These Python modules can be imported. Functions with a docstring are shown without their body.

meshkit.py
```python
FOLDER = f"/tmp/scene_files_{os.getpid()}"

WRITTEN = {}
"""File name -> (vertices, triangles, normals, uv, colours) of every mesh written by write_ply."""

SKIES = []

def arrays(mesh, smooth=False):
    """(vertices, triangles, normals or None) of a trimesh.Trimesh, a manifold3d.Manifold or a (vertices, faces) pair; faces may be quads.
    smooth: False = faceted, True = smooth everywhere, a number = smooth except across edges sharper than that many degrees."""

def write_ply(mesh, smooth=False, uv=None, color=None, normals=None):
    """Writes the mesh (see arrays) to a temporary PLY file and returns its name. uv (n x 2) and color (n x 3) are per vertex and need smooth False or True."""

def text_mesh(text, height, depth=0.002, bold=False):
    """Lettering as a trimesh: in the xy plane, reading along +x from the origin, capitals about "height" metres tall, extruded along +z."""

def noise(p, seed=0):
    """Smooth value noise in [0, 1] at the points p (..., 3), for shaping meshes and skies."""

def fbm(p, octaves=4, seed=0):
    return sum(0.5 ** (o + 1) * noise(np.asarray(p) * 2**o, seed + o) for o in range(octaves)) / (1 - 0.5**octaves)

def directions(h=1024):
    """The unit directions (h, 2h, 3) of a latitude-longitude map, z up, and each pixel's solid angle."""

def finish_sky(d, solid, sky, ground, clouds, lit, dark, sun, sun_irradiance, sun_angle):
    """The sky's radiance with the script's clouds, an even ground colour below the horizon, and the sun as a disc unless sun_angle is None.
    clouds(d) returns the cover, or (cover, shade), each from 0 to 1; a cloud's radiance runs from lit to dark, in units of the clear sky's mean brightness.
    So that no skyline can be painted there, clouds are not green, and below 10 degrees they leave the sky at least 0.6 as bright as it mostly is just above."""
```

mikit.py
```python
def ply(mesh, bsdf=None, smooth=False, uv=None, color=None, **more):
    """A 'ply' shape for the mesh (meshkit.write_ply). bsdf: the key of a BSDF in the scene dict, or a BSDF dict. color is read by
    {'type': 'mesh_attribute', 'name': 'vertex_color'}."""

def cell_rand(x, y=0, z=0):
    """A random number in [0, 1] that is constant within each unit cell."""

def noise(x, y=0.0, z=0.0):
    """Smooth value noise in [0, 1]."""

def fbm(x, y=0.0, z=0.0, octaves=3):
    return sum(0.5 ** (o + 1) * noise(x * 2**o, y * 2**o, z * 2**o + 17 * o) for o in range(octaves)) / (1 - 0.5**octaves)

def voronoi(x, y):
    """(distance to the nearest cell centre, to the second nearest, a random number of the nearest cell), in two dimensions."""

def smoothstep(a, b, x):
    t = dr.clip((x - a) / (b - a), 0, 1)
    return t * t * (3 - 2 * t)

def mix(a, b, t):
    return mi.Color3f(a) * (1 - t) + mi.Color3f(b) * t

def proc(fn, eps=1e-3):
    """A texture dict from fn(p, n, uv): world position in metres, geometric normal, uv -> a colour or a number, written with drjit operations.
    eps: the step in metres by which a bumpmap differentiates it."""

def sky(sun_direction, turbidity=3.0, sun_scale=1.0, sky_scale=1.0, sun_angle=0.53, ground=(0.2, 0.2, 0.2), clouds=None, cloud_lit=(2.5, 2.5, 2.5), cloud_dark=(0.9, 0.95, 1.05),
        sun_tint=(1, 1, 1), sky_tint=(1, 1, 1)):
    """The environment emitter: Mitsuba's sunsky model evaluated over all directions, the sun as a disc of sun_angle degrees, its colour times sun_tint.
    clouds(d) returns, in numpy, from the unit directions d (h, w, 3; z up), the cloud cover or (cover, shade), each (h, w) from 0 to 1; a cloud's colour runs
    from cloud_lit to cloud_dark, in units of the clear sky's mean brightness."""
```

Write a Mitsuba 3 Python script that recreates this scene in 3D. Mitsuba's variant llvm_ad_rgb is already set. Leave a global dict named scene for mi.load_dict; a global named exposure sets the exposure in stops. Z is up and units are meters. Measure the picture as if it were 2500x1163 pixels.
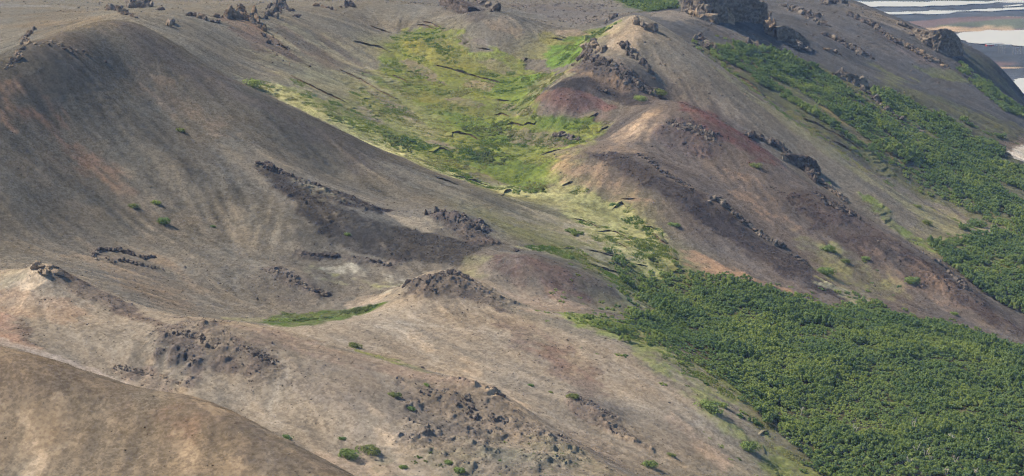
import math, numpy as np, trimesh, mitsuba as mi, mikit, meshkit
from scipy.interpolate import RBFInterpolator, RectBivariateSpline
from scipy import ndimage
from shapely.geometry import Polygon, LineString, Point

# ------------------------------------------------------------------ camera, daylight, exposure
CAM_Z = 250.0                    # the camera stands on a summit 250 m above the plain
HFOV, PITCH = 25.0, 9.07
PW, PH = 2500.0, 1163.0
FOC = PW / 2 / math.tan(math.radians(HFOV / 2))
CP, SP = math.cos(math.radians(PITCH)), math.sin(math.radians(PITCH))
SUN = (-0.66, 0.16, 0.72)
exposure = 2.25
T = mi.ScalarTransform4f
scene, labels = {}, {}
scene['camera'] = {'type': 'perspective', 'fov': HFOV, 'fov_axis': 'x', 'near_clip': 5.0, 'far_clip': 30000.0,
                   'to_world': T().look_at(origin=[0, 0, CAM_Z], target=[0, CP, CAM_Z - SP], up=[0, 0, 1])}
scene['daylight'] = mikit.sky(SUN, turbidity=3, sun_scale=1.0, sky_scale=0.65, sun_angle=0.53, sun_tint=(.98, 1.0, 1.03), sky_tint=(1.0, 1.0, .9))


def pt(u, v, D):
    """The point seen at photo pixel (u, v) that lies D metres ahead."""
    a, b = (np.asarray(u, float) - PW / 2) / FOC, (PH / 2 - np.asarray(v, float)) / FOC
    dy, dz = CP + b * SP, -SP + b * CP
    return np.stack(np.broadcast_arrays(a / dy * D, D + 0 * a, CAM_Z + dz / dy * D), -1)


def px(p):
    p = np.asarray(p, float)
    x, y, z = p[..., 0], p[..., 1], p[..., 2] - CAM_Z
    d = y * CP - z * SP
    return np.stack([PW / 2 + FOC * x / d, PH / 2 - FOC * (y * SP + z * CP) / d], -1)


# ------------------------------------------------------------------ noise on tables
_TAB = np.random.default_rng(7).random((16, 256, 256)).astype(np.float32)


def n2(x, y, seed=0):
    t = _TAB[seed % 16]
    x = np.asarray(x, np.float64) + 37.3 * (seed // 16); y = np.asarray(y, np.float64)
    i, j = np.floor(x), np.floor(y)
    a, b = (x - i).astype(np.float32), (y - j).astype(np.float32)
    i, j = i.astype(np.int64) & 255, j.astype(np.int64) & 255
    a, b = a * a * (3 - 2 * a), b * b * (3 - 2 * b)
    i1, j1 = (i + 1) & 255, (j + 1) & 255
    return (t[i, j] * (1 - a) + t[i1, j] * a) * (1 - b) + (t[i, j1] * (1 - a) + t[i1, j1] * a) * b


def f2(x, y, seed=0, octaves=3):
    """fractal noise, about -1..1"""
    s, w = 0, 0
    for o in range(octaves):
        c, sn = math.cos(0.7 * o), math.sin(0.7 * o)
        s = s + 0.5 ** o * (n2((c * x + sn * y) * 2 ** o, (c * y - sn * x) * 2 ** o, seed + o) - 0.5)
        w += 0.5 ** o * 0.33
    return s / w


def sstep(a, b, x):
    t = np.clip((x - a) / (b - a), 0, 1)
    return t * t * (3 - 2 * t)


# ------------------------------------------------------------------ the land: surveyed points (photo u, v, metres ahead), ridge by ridge, hidden back slopes too
SURVEY = {
 'foreground_hill': '''0,838,575 100,862,572 220,905,570 320,945,566 400,955,562 480,960,558 560,990,552 620,1030,546 700,1068,540 760,1100,536 870,1163,527 1000,1240,518
   0,1000,548 200,1050,542 400,1080,538 550,1100,534 0,1163,522 250,1163,520 500,1163,519 700,1163,521 200,1300,500 600,1300,500 -300,800,580 -300,1100,530
   300,985,598 500,1010,590 700,1110,566 870,1200,552 0,885,600''',
 'rubble_slope': '''100,855,625 320,938,618 480,950,612 620,1020,600 760,1090,588 900,1163,578 200,800,645 400,850,632 550,830,640 650,900,625 800,950,615 900,1050,596 1000,1100,588 1100,1163,578
   1300,1163,580 1500,1163,592 1300,1260,565 1000,1260,560 0,760,655 0,690,675 100,700,668 0,665,685 100,645,690 200,680,684 330,742,675 450,772,670 560,782,668 690,800,664 850,852,655 950,880,650
   1050,905,645 1120,932,641 1180,938,640 1230,970,638 1330,1032,630 1400,1065,626 1500,1130,616 1580,1180,610 1180,1000,628 1050,1000,622 1250,1080,612 300,780,660 600,810,652 -300,700,690 -300,640,700
   100,700,715 330,775,705 560,812,700 690,838,700 850,890,685 1050,940,675 1180,970,670 1330,1060,660 1500,1150,642''',
 'tan_hill': '''760,782,742 850,765,752 960,722,775 1000,685,790 1050,668,798 1100,660,800 1150,680,796 1200,708,790 1300,752,780 1400,782,770 1500,810,762
   800,810,728 900,840,720 1000,780,750 1100,760,762 1200,800,752 1100,880,715 1250,920,706 1350,980,692 1450,1050,678 1400,860,738 1500,950,715 1550,1080,676 1650,1163,660 1650,1000,710 1750,1100,690
   1850,1150,684 1600,870,745 1700,950,728 1800,1030,712 850,792,768 1000,720,815 1100,692,825 1250,738,805''',
 'basin': '''700,782,770 800,768,780 920,745,790 640,785,765 600,740,790 700,740,793 800,730,800 900,712,806 960,700,810 700,690,808 800,665,822 900,660,826 980,680,818 650,650,822 740,625,835 870,630,838
   980,645,832 450,700,790 500,760,770 300,700,765 250,620,805 400,640,808 150,650,775 100,600,800 550,680,805''',
 'dome': '''1160,625,845 1250,608,842 1330,630,838 1400,660,832 1470,695,828 1540,750,812 1200,660,826 1250,720,812 1350,720,810 1450,750,800 1150,670,822 1320,758,798 1250,625,858 1400,672,848''',
 'dark_ridge': '''640,400,905 720,425,902 800,460,898 880,490,894 960,512,890 1040,522,890 1110,520,890 1160,540,886 1250,580,876 1350,620,866 1450,665,856 1530,705,846 1560,740,835
   760,480,880 870,515,874 1000,557,868 1090,578,866 800,570,852 900,600,846 1000,630,842 1100,640,842 1130,610,852''',
 'brown_hill': '''0,170,900 40,120,915 70,85,930 150,68,950 270,47,985 330,50,1000 400,90,1000 480,140,992 560,190,985 660,235,978 760,282,972 860,335,968 960,388,965 1060,425,962 1150,455,960 1250,485,955
   0,300,865 0,450,825 0,600,785 150,300,890 150,500,835 300,200,940 300,400,880 300,550,835 450,300,925 450,450,875 450,580,838 600,350,920 600,500,870 600,600,840 750,350,945 750,410,918 900,430,930
   700,560,850 800,440,925 960,490,915 1100,500,912 0,200,940 70,130,980 150,110,1010 270,95,1040 330,90,1050 480,170,1040 660,260,1030 860,355,1010 -300,150,880 -300,400,820 -300,600,770 -300,190,930''',
 'upper_slope': '''0,130,1130 100,60,1220 0,60,1230 0,10,1400 200,10,1400 150,30,1300 300,30,1120 400,60,1110 450,60,1120 560,60,1160 690,40,1210 700,120,1150 550,120,1120 480,110,1090 600,180,1085
   760,250,1060 700,190,1090 850,310,1035 850,150,1180 850,60,1240 960,80,1250 900,20,1290 1000,380,1010 1100,420,1000 1200,460,990 600,0,1450 500,20,1400 800,-20,1500 400,-60,1700 0,-60,1700 -400,-60,1800
   -300,60,1250 900,-80,1900''',
 'meadow': '''1000,120,1215 1100,150,1195 1000,250,1120 1150,250,1115 1100,330,1070 1300,200,1160 1250,280,1105 1200,370,1040 1300,400,1022 1330,340,1058 1300,480,985 1430,300,1090 1400,440,995 1500,510,965
   1450,560,935 1550,600,915 1650,640,905 1300,560,920 1400,620,890 1500,680,868 1380,130,1210 1400,100,1225 1480,75,1215 1380,170,1175''',
 'far_slope': '''1120,20,1300 1200,38,1260 1300,70,1240 1380,80,1235 1250,100,1220 1200,62,1300 1300,92,1285 1350,30,1400 1450,10,1480 1400,50,1370 1600,10,1620 1100,-20,1450 1300,-40,1600 1500,-40,1700
   1700,-60,1750 1400,-100,2000 1900,-60,1800''',
 'pale_ridge': '''1480,62,1190 1510,45,1185 1550,30,1180 1600,55,1178 1650,85,1175 1700,120,1170 1800,190,1160 1900,258,1150 2000,330,1142 2100,400,1132 2200,465,1122 2300,525,1112 2400,565,1102 2480,600,1090
   1550,100,1140 1600,150,1130 1650,200,1115 1750,230,1120 1850,310,1105 1950,390,1095 2050,450,1090 2100,500,1072 2200,560,1062 2250,600,1050 1440,112,1150 1415,150,1140 1500,160,1120 1560,200,1112
   1550,60,1220 1700,150,1210 1900,285,1185 2100,425,1165 2300,545,1140''',
 'red_hill': '''1330,205,1125 1400,185,1120 1480,190,1112 1540,215,1105 1600,245,1100 1400,205,1145 1450,220,1095 1320,225,1112 1350,214,1102 1390,206,1098 1450,226,1090 1400,224,1109 1460,242,1101 1400,199,1114 1460,205,1112 1500,255,1085 1400,250,1080 1350,270,1085 1450,280,1072
   1480,345,1045 1520,290,1065 1560,258,1075 1640,238,1080 1700,258,1078 1760,290,1070 1800,318,1062 1900,385,1046 2000,462,1028 2100,520,1014 2200,580,1000 2300,648,982 2380,705,962 2440,755,948 2500,805,935 2600,880,915
   1560,330,1040 1650,320,1048 1650,400,1018 1750,400,1024 1750,480,990 1850,480,1002 1850,580,965 1950,560,982 1950,650,945 2050,640,958 2050,710,935 2150,700,945 2250,720,945 2300,780,922 2400,800,925
   1430,358,1020 1500,368,1015 1550,372,1010 1600,400,1000 1700,462,985 1800,530,968 1900,600,950 2000,665,935 2090,732,918 1400,420,1000 1500,450,985 1600,500,962 1600,580,940 1700,560,950 1700,650,918
   1800,640,928 1850,690,912 1950,720,908 2000,735,905 1640,262,1105 1800,345,1085 2000,485,1055 2200,600,1030 2380,725,990 2500,825,962''',
 'thicket_floor': '''1600,690,895 1700,720,885 1550,740,850 1450,770,815 1800,730,890 1900,760,880 2000,770,882 2200,800,878 2350,840,880 2500,850,885 1600,800,815 1800,850,805 2000,880,800 2200,930,795 2400,960,795
   1900,980,755 2100,1030,745 2300,1060,740 2500,1080,742 2000,1120,712 2200,1163,698 2500,1163,712 1900,1163,695 2200,1260,670 2500,1260,680 2000,1260,665 1800,1260,650 2700,1000,790 2800,1163,740
   2480,700,1010 2500,650,1040 2420,620,1050 2700,700,1010 2300,620,1045''',
 'grey_slope': '''1750,140,1250 1850,200,1225 1800,110,1275 1950,280,1205 2050,330,1195 1950,200,1265 2100,250,1280 2150,380,1195 2250,450,1185 2250,330,1270 2350,400,1245 2400,500,1170 2500,480,1210 2500,400,1280
   2400,320,1330 2200,200,1370 2100,160,1400 2000,100,1400 1950,140,1330 1850,130,1290 1700,90,1270 1620,40,1300 1700,30,1340 1800,40,1380 1900,50,1440 1900,10,1520 2050,50,1500 2150,60,1530 2250,90,1530
   2320,130,1510 2300,200,1440 2400,260,1410 2500,310,1400 2350,170,1480 2450,240,1460 2500,280,1440 2080,0,1640 2150,28,1625 2230,60,1610 2290,85,1600 2350,105,1595 2400,130,1590 2440,160,1580 2465,200,1565
   2480,238,1550 2500,258,1545 2100,60,1800 2300,140,1800 2500,285,1720 2650,420,1600 2800,480,1480 2800,560,1200''',
}
CTRL, REG = [], []
NAMES = list(SURVEY)
for k, s in SURVEY.items():
    for w in s.split():
        u, v, D = map(float, w.split(','))
        CTRL.append(pt(u, v, D)); REG.append(NAMES.index(k))
for w, k in (((450, 2200, -8), 13), ((750, 1900, -8), 13), ((300, 2400, -8), 13), ((100, 2550, 5), 9), ((-300, 2550, 60), 7), ((700, 1200, -6), 12), ((650, 900, -4), 12), ((450, 700, 38), 12), ((800, 2550, -12), 13)):
    CTRL.append(np.array(w, float)); REG.append(k)
CTRL, REG = np.array(CTRL), np.array(REG)
_rbf = RBFInterpolator(CTRL[:, :2] / 100, CTRL[:, 2], kernel='thin_plate_spline', smoothing=0.02, degree=1)
GX, GY = np.arange(-620, 941, 5.0), np.arange(440, 2641, 5.0)
_g = np.stack(np.meshgrid(GX, GY, indexing='ij'), -1).reshape(-1, 2)
_z = _rbf(_g / 100).reshape(len(GX), len(GY))
_spl = RectBivariateSpline(GX, GY, _z)


_FX, _FY = np.arange(GX[0], GX[-1] + 1, 2.0), np.arange(GY[0], GY[-1] + 1, 2.0)
_FZ = _spl(_FX, _FY).astype(np.float32)
# knolls too small for the survey (photo u, v, metres ahead, half widths across and along in m, height in m)
KNOLLS = [(1388, 245, 1090, 19, 15, 6.0), (1470, 222, 1112, 25, 13, 8.0), (1560, 240, 1104, 15, 11, 3.0), (1225, 55, 1250, 26, 22, 4.5), (108, 668, 678, 7, 7, 3.4), (1185, 985, 632, 15, 12, 2.2), (1440, 985, 694, 10, 9, 1.8),
          (550, 840, 648, 17, 12, 1.8), (1092, 690, 792, 14, 11, 1.6), (1650, 300, 1052, 22, 16, 3.0), (1745, 505, 975, 11, 9, 2.2), (1120, 535, 884, 10, 8, 2.0), (720, 690, 812, 17, 12, 1.6)]
for _u, _v, _D, _a, _b, _h in KNOLLS:
    _c = pt(_u, _v, _D)
    _FZ += (_h * np.exp(-(((_FX[:, None] - _c[0]) / _a) ** 2 + ((_FY[None, :] - _c[1]) / _b) ** 2) ** 1.3)).astype(np.float32)


def smooth_z(x, y, grid=None):
    """Height of the land without its fine relief."""
    g = _FZ if grid is None else grid
    return ndimage.map_coordinates(g, [(np.asarray(x, float) - _FX[0]) / 2, (np.asarray(y, float) - _FY[0]) / 2], order=1, mode='nearest')


def cast(u, v, hit=None, y0=480.0, y1=2500.0):
    """Where the line of sight through photo pixels (u, v) first meets the land."""
    u, v = np.atleast_1d(np.asarray(u, float)), np.atleast_1d(np.asarray(v, float))
    if len(u) > 3000:
        return np.concatenate([cast(u[i:i + 3000], v[i:i + 3000], hit, y0, y1) for i in range(0, len(u), 3000)])
    f = hit or smooth_z
    ys = np.arange(y0, y1, 3.0)
    p = pt(u[:, None], v[:, None], ys[None, :])
    below = p[..., 2] < f(p[..., 0], p[..., 1])
    k = np.where(below.any(1), below.argmax(1), len(ys) - 1)
    lo, hi = ys[np.maximum(k - 1, 0)], ys[k]
    for _ in range(12):
        m = (lo + hi) / 2
        q = pt(u, v, m)
        b = q[:, 2] < f(q[:, 0], q[:, 1])
        lo, hi = np.where(b, lo, m), np.where(b, m, hi)
    return pt(u, v, hi)


# ------------------------------------------------------------------ what the ground is made of: soils by ridge, then patches of other soils, lava, moss and grass
SOIL = {'foreground_hill': (.19, .152, .108), 'rubble_slope': (.25, .217, .175), 'tan_hill': (.272, .234, .188), 'basin': (.17, .156, .133), 'dome': (.158, .142, .128), 'dark_ridge': (.148, .142, .13),
        'brown_hill': (.12, .113, .095), 'upper_slope': (.155, .147, .124), 'meadow': (.19, .195, .10), 'far_slope': (.15, .146, .135), 'pale_ridge': (.188, .174, .148), 'red_hill': (.125, .107, .098),
        'thicket_floor': (.12, .135, .06), 'grey_slope': (.088, .092, .10)}
# (photo outline on the ground, colour, edge softness in m, cover 0..1, patchiness 0..1, rock relief in m, ridges it may lie on)
P = []


def patch(outline, col, soft=3.0, cover=1.0, patchy=0.3, rough=0.0, on=None):
    P.append((np.array([[float(q) for q in w.split(',')] for w in outline.split()]), col, soft, cover, patchy, rough, on))


LAVA, DLAVA, MOSS, GRASS, YGRASS, LICH = (.11, .092, .09), (.062, .055, .057), (.24, .245, .12), (.085, .12, .035), (.19, .18, .068), (.36, .35, .30)
# nearest slopes
patch('1000,965 1060,942 1190,945 1235,980 1320,1035 1380,1068 1400,1163 1150,1163 1020,1080', (.18, .157, .14), 6, .85, .5, .85)
patch('380,812 470,775 550,795 640,835 690,880 710,930 620,930 500,900 420,860', (.125, .105, .098), 6, .9, .55, .7)
patch('285,888 340,890 460,945 440,955 380,950 300,910', (.20, .16, .135), 3, .9, .4, .5)
patch('700,870 900,920 1000,960 1000,1060 850,1000 720,940', (.20, .175, .155), 8, .6, .5, .12)
patch('560,795 690,812 850,860 1050,912 1180,945 1050,935 850,890 640,830', (.25, .195, .165), 4, .7, .5)
patch('0,700 100,700 200,730 180,790 100,780 0,745', (.29, .21, .155), 5, .7, .4)
patch('0,748 40,772 70,822 120,850 60,842 0,825', (.31, .205, .16), 2.5, .85, .4)
patch('45,772 80,800 100,840 70,825', (.16, .125, .105), 2, .9, .3, .4)
patch('0,826 100,853 220,897 322,940 300,938 200,904 90,860 0,832', (.36, .31, .28), .9, .9, .3, 0, ('rubble_slope',))
patch('40,692 100,648 125,650 150,672 120,692', (.40, .34, .27), 1.5, .95, .2, .3, ('rubble_slope',))
patch('138,662 200,686 330,748 400,790 310,775 230,730 160,695', (.125, .10, .088), 3, .9, .4, .35, ('rubble_slope',))
patch('0,668 60,660 40,690 0,700', (.26, .25, .2), 3, .6, .5)
patch('760,1110 870,1163 1050,1163 900,1100', (.36, .28, .22), 4, .6, .5, 0, ('rubble_slope',))
patch('380,1000 450,985 520,1020 480,1060 400,1050', (.19, .125, .09), 6, .55, .6)
patch('0,870 200,900 330,960 300,1000 150,960 0,930', (.135, .105, .078), 6, .6, .4, 0, ('foreground_hill',))
patch('480,972 600,1040 760,1120 850,1163 700,1150 560,1060', (.13, .11, .095), 5, .6, .4, 0, ('foreground_hill',))
patch('1560,1163 1500,1100 1400,1040 1420,1090 1500,1163', (.22, .185, .155), 4, .7, .5, .35)
for o in ('345,800 358,800 366,850 384,880 372,880 355,850', '905,985 925,990 950,1030 962,1080 945,1070 930,1030', '1240,950 1262,975 1300,1000 1290,1005 1255,985', '960,1080 985,1100 1010,1100 985,1085',
          '260,985 272,985 285,1040 300,1080 285,1080 268,1040', '150,960 160,960 190,1040 200,1090 185,1085 165,1030', '330,1010 345,1010 365,1070 400,1130 380,1125 350,1075', '430,1050 445,1050 480,1100 520,1150 500,1150 460,1105',
          '60,1000 70,1000 90,1060 110,1110 95,1105 75,1060', '95,1163 105,1120 120,1110 115,1163', '540,1070 552,1070 600,1120 640,1160 620,1160 570,1115', '1130,870 1150,870 1180,910 1200,960 1180,950 1155,905',
          '1010,800 1040,810 1060,850 1045,855 1020,830', '430,930 450,940 520,985 560,1005 545,1010 500,985'):
    patch(o, (.37, .30, .225) if int(o.split(',')[0]) > 600 or 'x' in o else (.285, .225, .16), 1.3, .75, .55)
# tan hill
patch('985,695 1050,672 1110,666 1200,712 1260,745 1230,750 1120,725 1060,735 990,718', (.105, .09, .086), 3, .95, .35, .85, ('tan_hill',))
patch('1230,780 1290,800 1390,850 1470,930 1510,1000 1440,1000 1380,930 1300,860', (.155, .122, .11), 7, .8, .5, .1)
patch('1300,835 1350,850 1440,915 1400,910 1340,870', (.19, .13, .11), 5, .6, .6)
patch('1380,962 1440,975 1500,1010 1560,1060 1590,1100 1500,1060 1430,1020', (.17, .14, .125), 4, .9, .4, .55)
patch('1480,1000 1600,1060 1750,1163 1580,1163', (.205, .18, .145), 6, .6, .6, .2)
patch('1200,712 1300,758 1400,788 1500,830 1450,830 1350,790 1250,760', (.16, .15, .125), 4, .7, .4)
patch('1450,780 1560,830 1640,870 1720,950 1800,1030 1850,1100 1780,1040 1680,950 1590,880 1500,820', (.215, .24, .105), 4, .75, .75)
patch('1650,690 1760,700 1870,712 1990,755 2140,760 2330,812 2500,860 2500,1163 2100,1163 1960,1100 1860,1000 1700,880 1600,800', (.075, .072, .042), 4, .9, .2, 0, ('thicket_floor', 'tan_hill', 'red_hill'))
patch('1620,880 1700,930 1800,990 1870,1060 1880,1163 1990,1163 1900,1080 1860,1000 1760,900', (.17, .20, .07), 4, .75, .7, .1)
patch('1380,765 1480,772 1560,800 1640,865 1560,850 1470,812 1400,790', (.16, .21, .06), 4, .85, .4)
patch('1500,590 1580,620 1640,690 1590,760 1530,740 1500,680', (.19, .225, .085), 5, .8, .5)
patch('880,856 960,874 1010,890 1055,910 1030,906 960,884 900,868', (.16, .19, .06), 1.2, .85, .6)
patch('1020,1095 1200,1075 1400,1090 1500,1163 1000,1163', (.18, .185, .125), 8, .5, .8)
patch('1640,1000 1720,1080 1800,1130 1780,1150 1700,1090 1630,1020', (.36, .28, .215), 2.5, .9, .3)
# bowl and dark ribs
patch('632,400 720,428 800,463 890,493 970,516 940,524 850,503 790,484 740,500 680,460', (.05, .045, .048), 2, 1, .25, .7)
patch('710,490 780,484 870,519 1000,561 1130,588 1200,595 1140,650 1000,640 880,612 800,582 760,540', (.056, .053, .053), 3, 1, .3, .35)
patch('960,532 1040,537 1080,556 1060,572 1000,553', (.24, .22, .185), 3, .9, .2)
patch('700,432 800,465 860,498 780,486 730,462', (.25, .25, .20), 2, .6, .9)
patch('1040,520 1120,517 1180,550 1230,592 1150,592 1090,552', (.10, .085, .085), 3, .95, .3, .7)
patch('1230,590 1320,620 1440,670 1540,740 1480,720 1380,655 1290,622', (.11, .10, .095), 4, .8, .4, .2)
patch('1200,620 1300,627 1400,675 1450,735 1380,722 1280,685', (.13, .09, .086), 5, .8, .5, .2)
patch('1150,628 1190,616 1175,670 1140,660', (.2, .2, .12), 4, .8, .3)
patch('1250,720 1350,715 1420,750 1330,765', (.26, .20, .16), 5, .6, .6)
patch('740,648 860,638 920,663 1000,680 960,707 880,697 790,682', LICH, 3, .75, 1.0)
patch('715,638 770,640 800,660 900,690 980,690 940,705 830,690 750,660', (.19, .20, .075), 2, .6, 1.0)
patch('650,655 690,655 800,712 790,725 700,690', (.12, .10, .098), 2, .95, .3, .8)
patch('728,618 830,618 835,632 730,632', (.09, .078, .078), 2, .9, .3, .7)
patch('850,628 980,640 975,655 860,640', (.11, .095, .09), 3, .9, .4, .5)
patch('640,788 700,765 850,757 935,742 900,765 800,788 700,796', (.075, .115, .035), 2.5, 1, .3, .1, ('basin', 'tan_hill'))
patch('560,780 640,775 640,790 600,785', (.2, .2, .12), 3, .8, .4)
patch('850,737 960,712 945,727 860,752', (.31, .25, .19), 2, .8, .3)
patch('220,610 380,630 460,720 520,785 400,745 260,685', (.20, .16, .12), 8, .8, .4, .08)
patch('640,640 740,640 800,720 900,720 700,750 620,700', (.16, .14, .12), 6, .6, .4, .1)
patch('400,500 600,540 780,590 700,640 500,600', (.19, .17, .14), 14, .7, .4)
# brown hill
patch('70,265 120,275 240,390 300,460 230,420 150,340', (.21, .125, .088), 9, .75, .5)
patch('0,240 40,185 60,195 40,260 0,310', (.27, .18, .125), 6, .8, .4, 0, ('brown_hill',))
patch('250,66 330,58 480,150 660,245 860,345 960,397 1100,447 1000,450 900,410 700,310 500,210 380,140', (.105, .095, .092), 8, .75, .4, 0, ('brown_hill',))
patch('60,100 150,76 250,90 200,160 90,150', (.13, .105, .085), 5, .5, .5)
patch('330,170 420,200 560,330 500,320', (.2, .155, .12), 8, .5, .6)
patch('560,330 640,380 700,400 640,420 540,370', (.18, .165, .135), 6, .5, .6, 0.1)
# upper slope and the grassy valley
patch('560,185 760,185 960,260 1100,350 1000,372 860,325 700,240', (.19, .185, .13), 10, .7, .4, 0, ('upper_slope', 'meadow'))
patch('590,200 700,244 860,322 1060,417 1200,462 1350,485 1330,440 1000,340 800,240 680,205', (.27, .28, .14), 4, .9, .4, 0, ('upper_slope', 'meadow'))
patch('700,190 830,240 960,300 1080,350 1000,330 860,270 740,225', (.26, .265, .17), 5, .6, .6)
patch('620,60 800,100 900,150 760,150 650,110', (.15, .12, .1), 8, .6, .5)
patch('540,40 640,60 760,160 700,160 600,100', (.15, .11, .088), 5, .8, .4, .2)
patch('0,20 130,15 260,30 180,18 0,8', (.2, .205, .215), 8, .7, .3)
patch('60,35 200,25 260,60 100,90', (.14, .115, .08), 8, .7, .4)
patch('480,0 1000,0 900,-40 480,-30', (.13, .125, .135), 10, .8, .3)
patch('960,85 1060,60 1150,95 1280,160 1370,182 1310,240 1330,290 1480,300 1480,320 1420,350 1330,370 1385,440 1290,475 1180,460 1060,400 960,330 860,300 820,250 930,190', (.16, .20, .062), 4, 1, .45, .12)
patch('900,180 1000,180 1060,230 1200,260 1250,320 1100,300 960,250', (.11, .16, .045), 6, .7, .7)
patch('980,90 1100,100 1180,150 1100,170 1000,130', (.21, .17, .075), 5, .6, .8)
patch('1190,195 1330,182 1310,235 1240,242 1200,230', (.10, .175, .04), 3, .95, .3)
patch('1080,268 1160,285 1260,320 1255,350 1170,345 1110,300', (.07, .135, .032), 3, 1, .25, .1)
patch('1140,372 1230,375 1330,400 1340,460 1240,455 1160,400', (.085, .16, .038), 4, .95, .3, .1)
patch('1300,285 1450,275 1470,300 1400,315 1320,310', (.08, .15, .036), 2.5, 1, .25)
patch('800,275 860,285 900,330 1000,350 980,370 880,330', (.085, .125, .036), 4, .8, .6)
patch('900,310 1000,320 1060,360 1040,380 960,350', (.10, .135, .04), 4, .7, .6)
patch('1000,215 1100,240 1200,270 1150,275 1050,255', (.22, .155, .075), 4, .5, .8)
patch('1130,88 1180,95 1200,122 1150,120', (.15, .135, .13), 2.5, .9, .2)
patch('1285,142 1400,152 1370,180 1295,166', (.125, .115, .115), 2, .95, .2)
patch('1140,192 1220,205 1200,222 1150,212', (.27, .205, .16), 2, .9, .3)
patch('1240,315 1340,325 1410,350 1350,360 1260,347', (.20, .155, .14), 2, .95, .3, .3)
patch('1345,325 1400,330 1420,352 1360,355', (.13, .095, .095), 2, .9, .3, .6)
patch('1340,130 1380,90 1420,88 1420,150 1360,162 1345,150', (.11, .185, .045), 2.5, 1, .25)
patch('1390,85 1480,66 1530,40 1515,72 1440,100', (.13, .175, .05), 2.5, .9, .4, 0, ('meadow', 'pale_ridge', 'far_slope'))
patch('1330,85 1400,100 1390,110 1330,98', (.17, .17, .07), 2.5, .9, .4)
patch('1385,445 1500,482 1600,560 1640,630 1640,685 1580,682 1480,600 1400,530', (.25, .27, .115), 4, .85, .7, .1)
patch('1400,520 1480,540 1560,620 1600,680 1520,620', (.31, .31, .2), 4, .6, .7)
patch('1280,602 1400,604 1520,680 1620,740 1560,735 1450,655', (.29, .295, .19), 3, .85, .5)
patch('1200,500 1330,520 1450,570 1540,640 1440,590 1300,540', (.24, .185, .15), 6, .6, .8)
patch('1520,690 1600,720 1620,780 1540,770', (.28, .28, .19), 4, .8, .5)
patch('660,130 800,170 980,230 1090,330 1000,340 860,290 740,220', (.235, .235, .155), 9, .8, .5, 0, ('upper_slope', 'meadow'))
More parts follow.
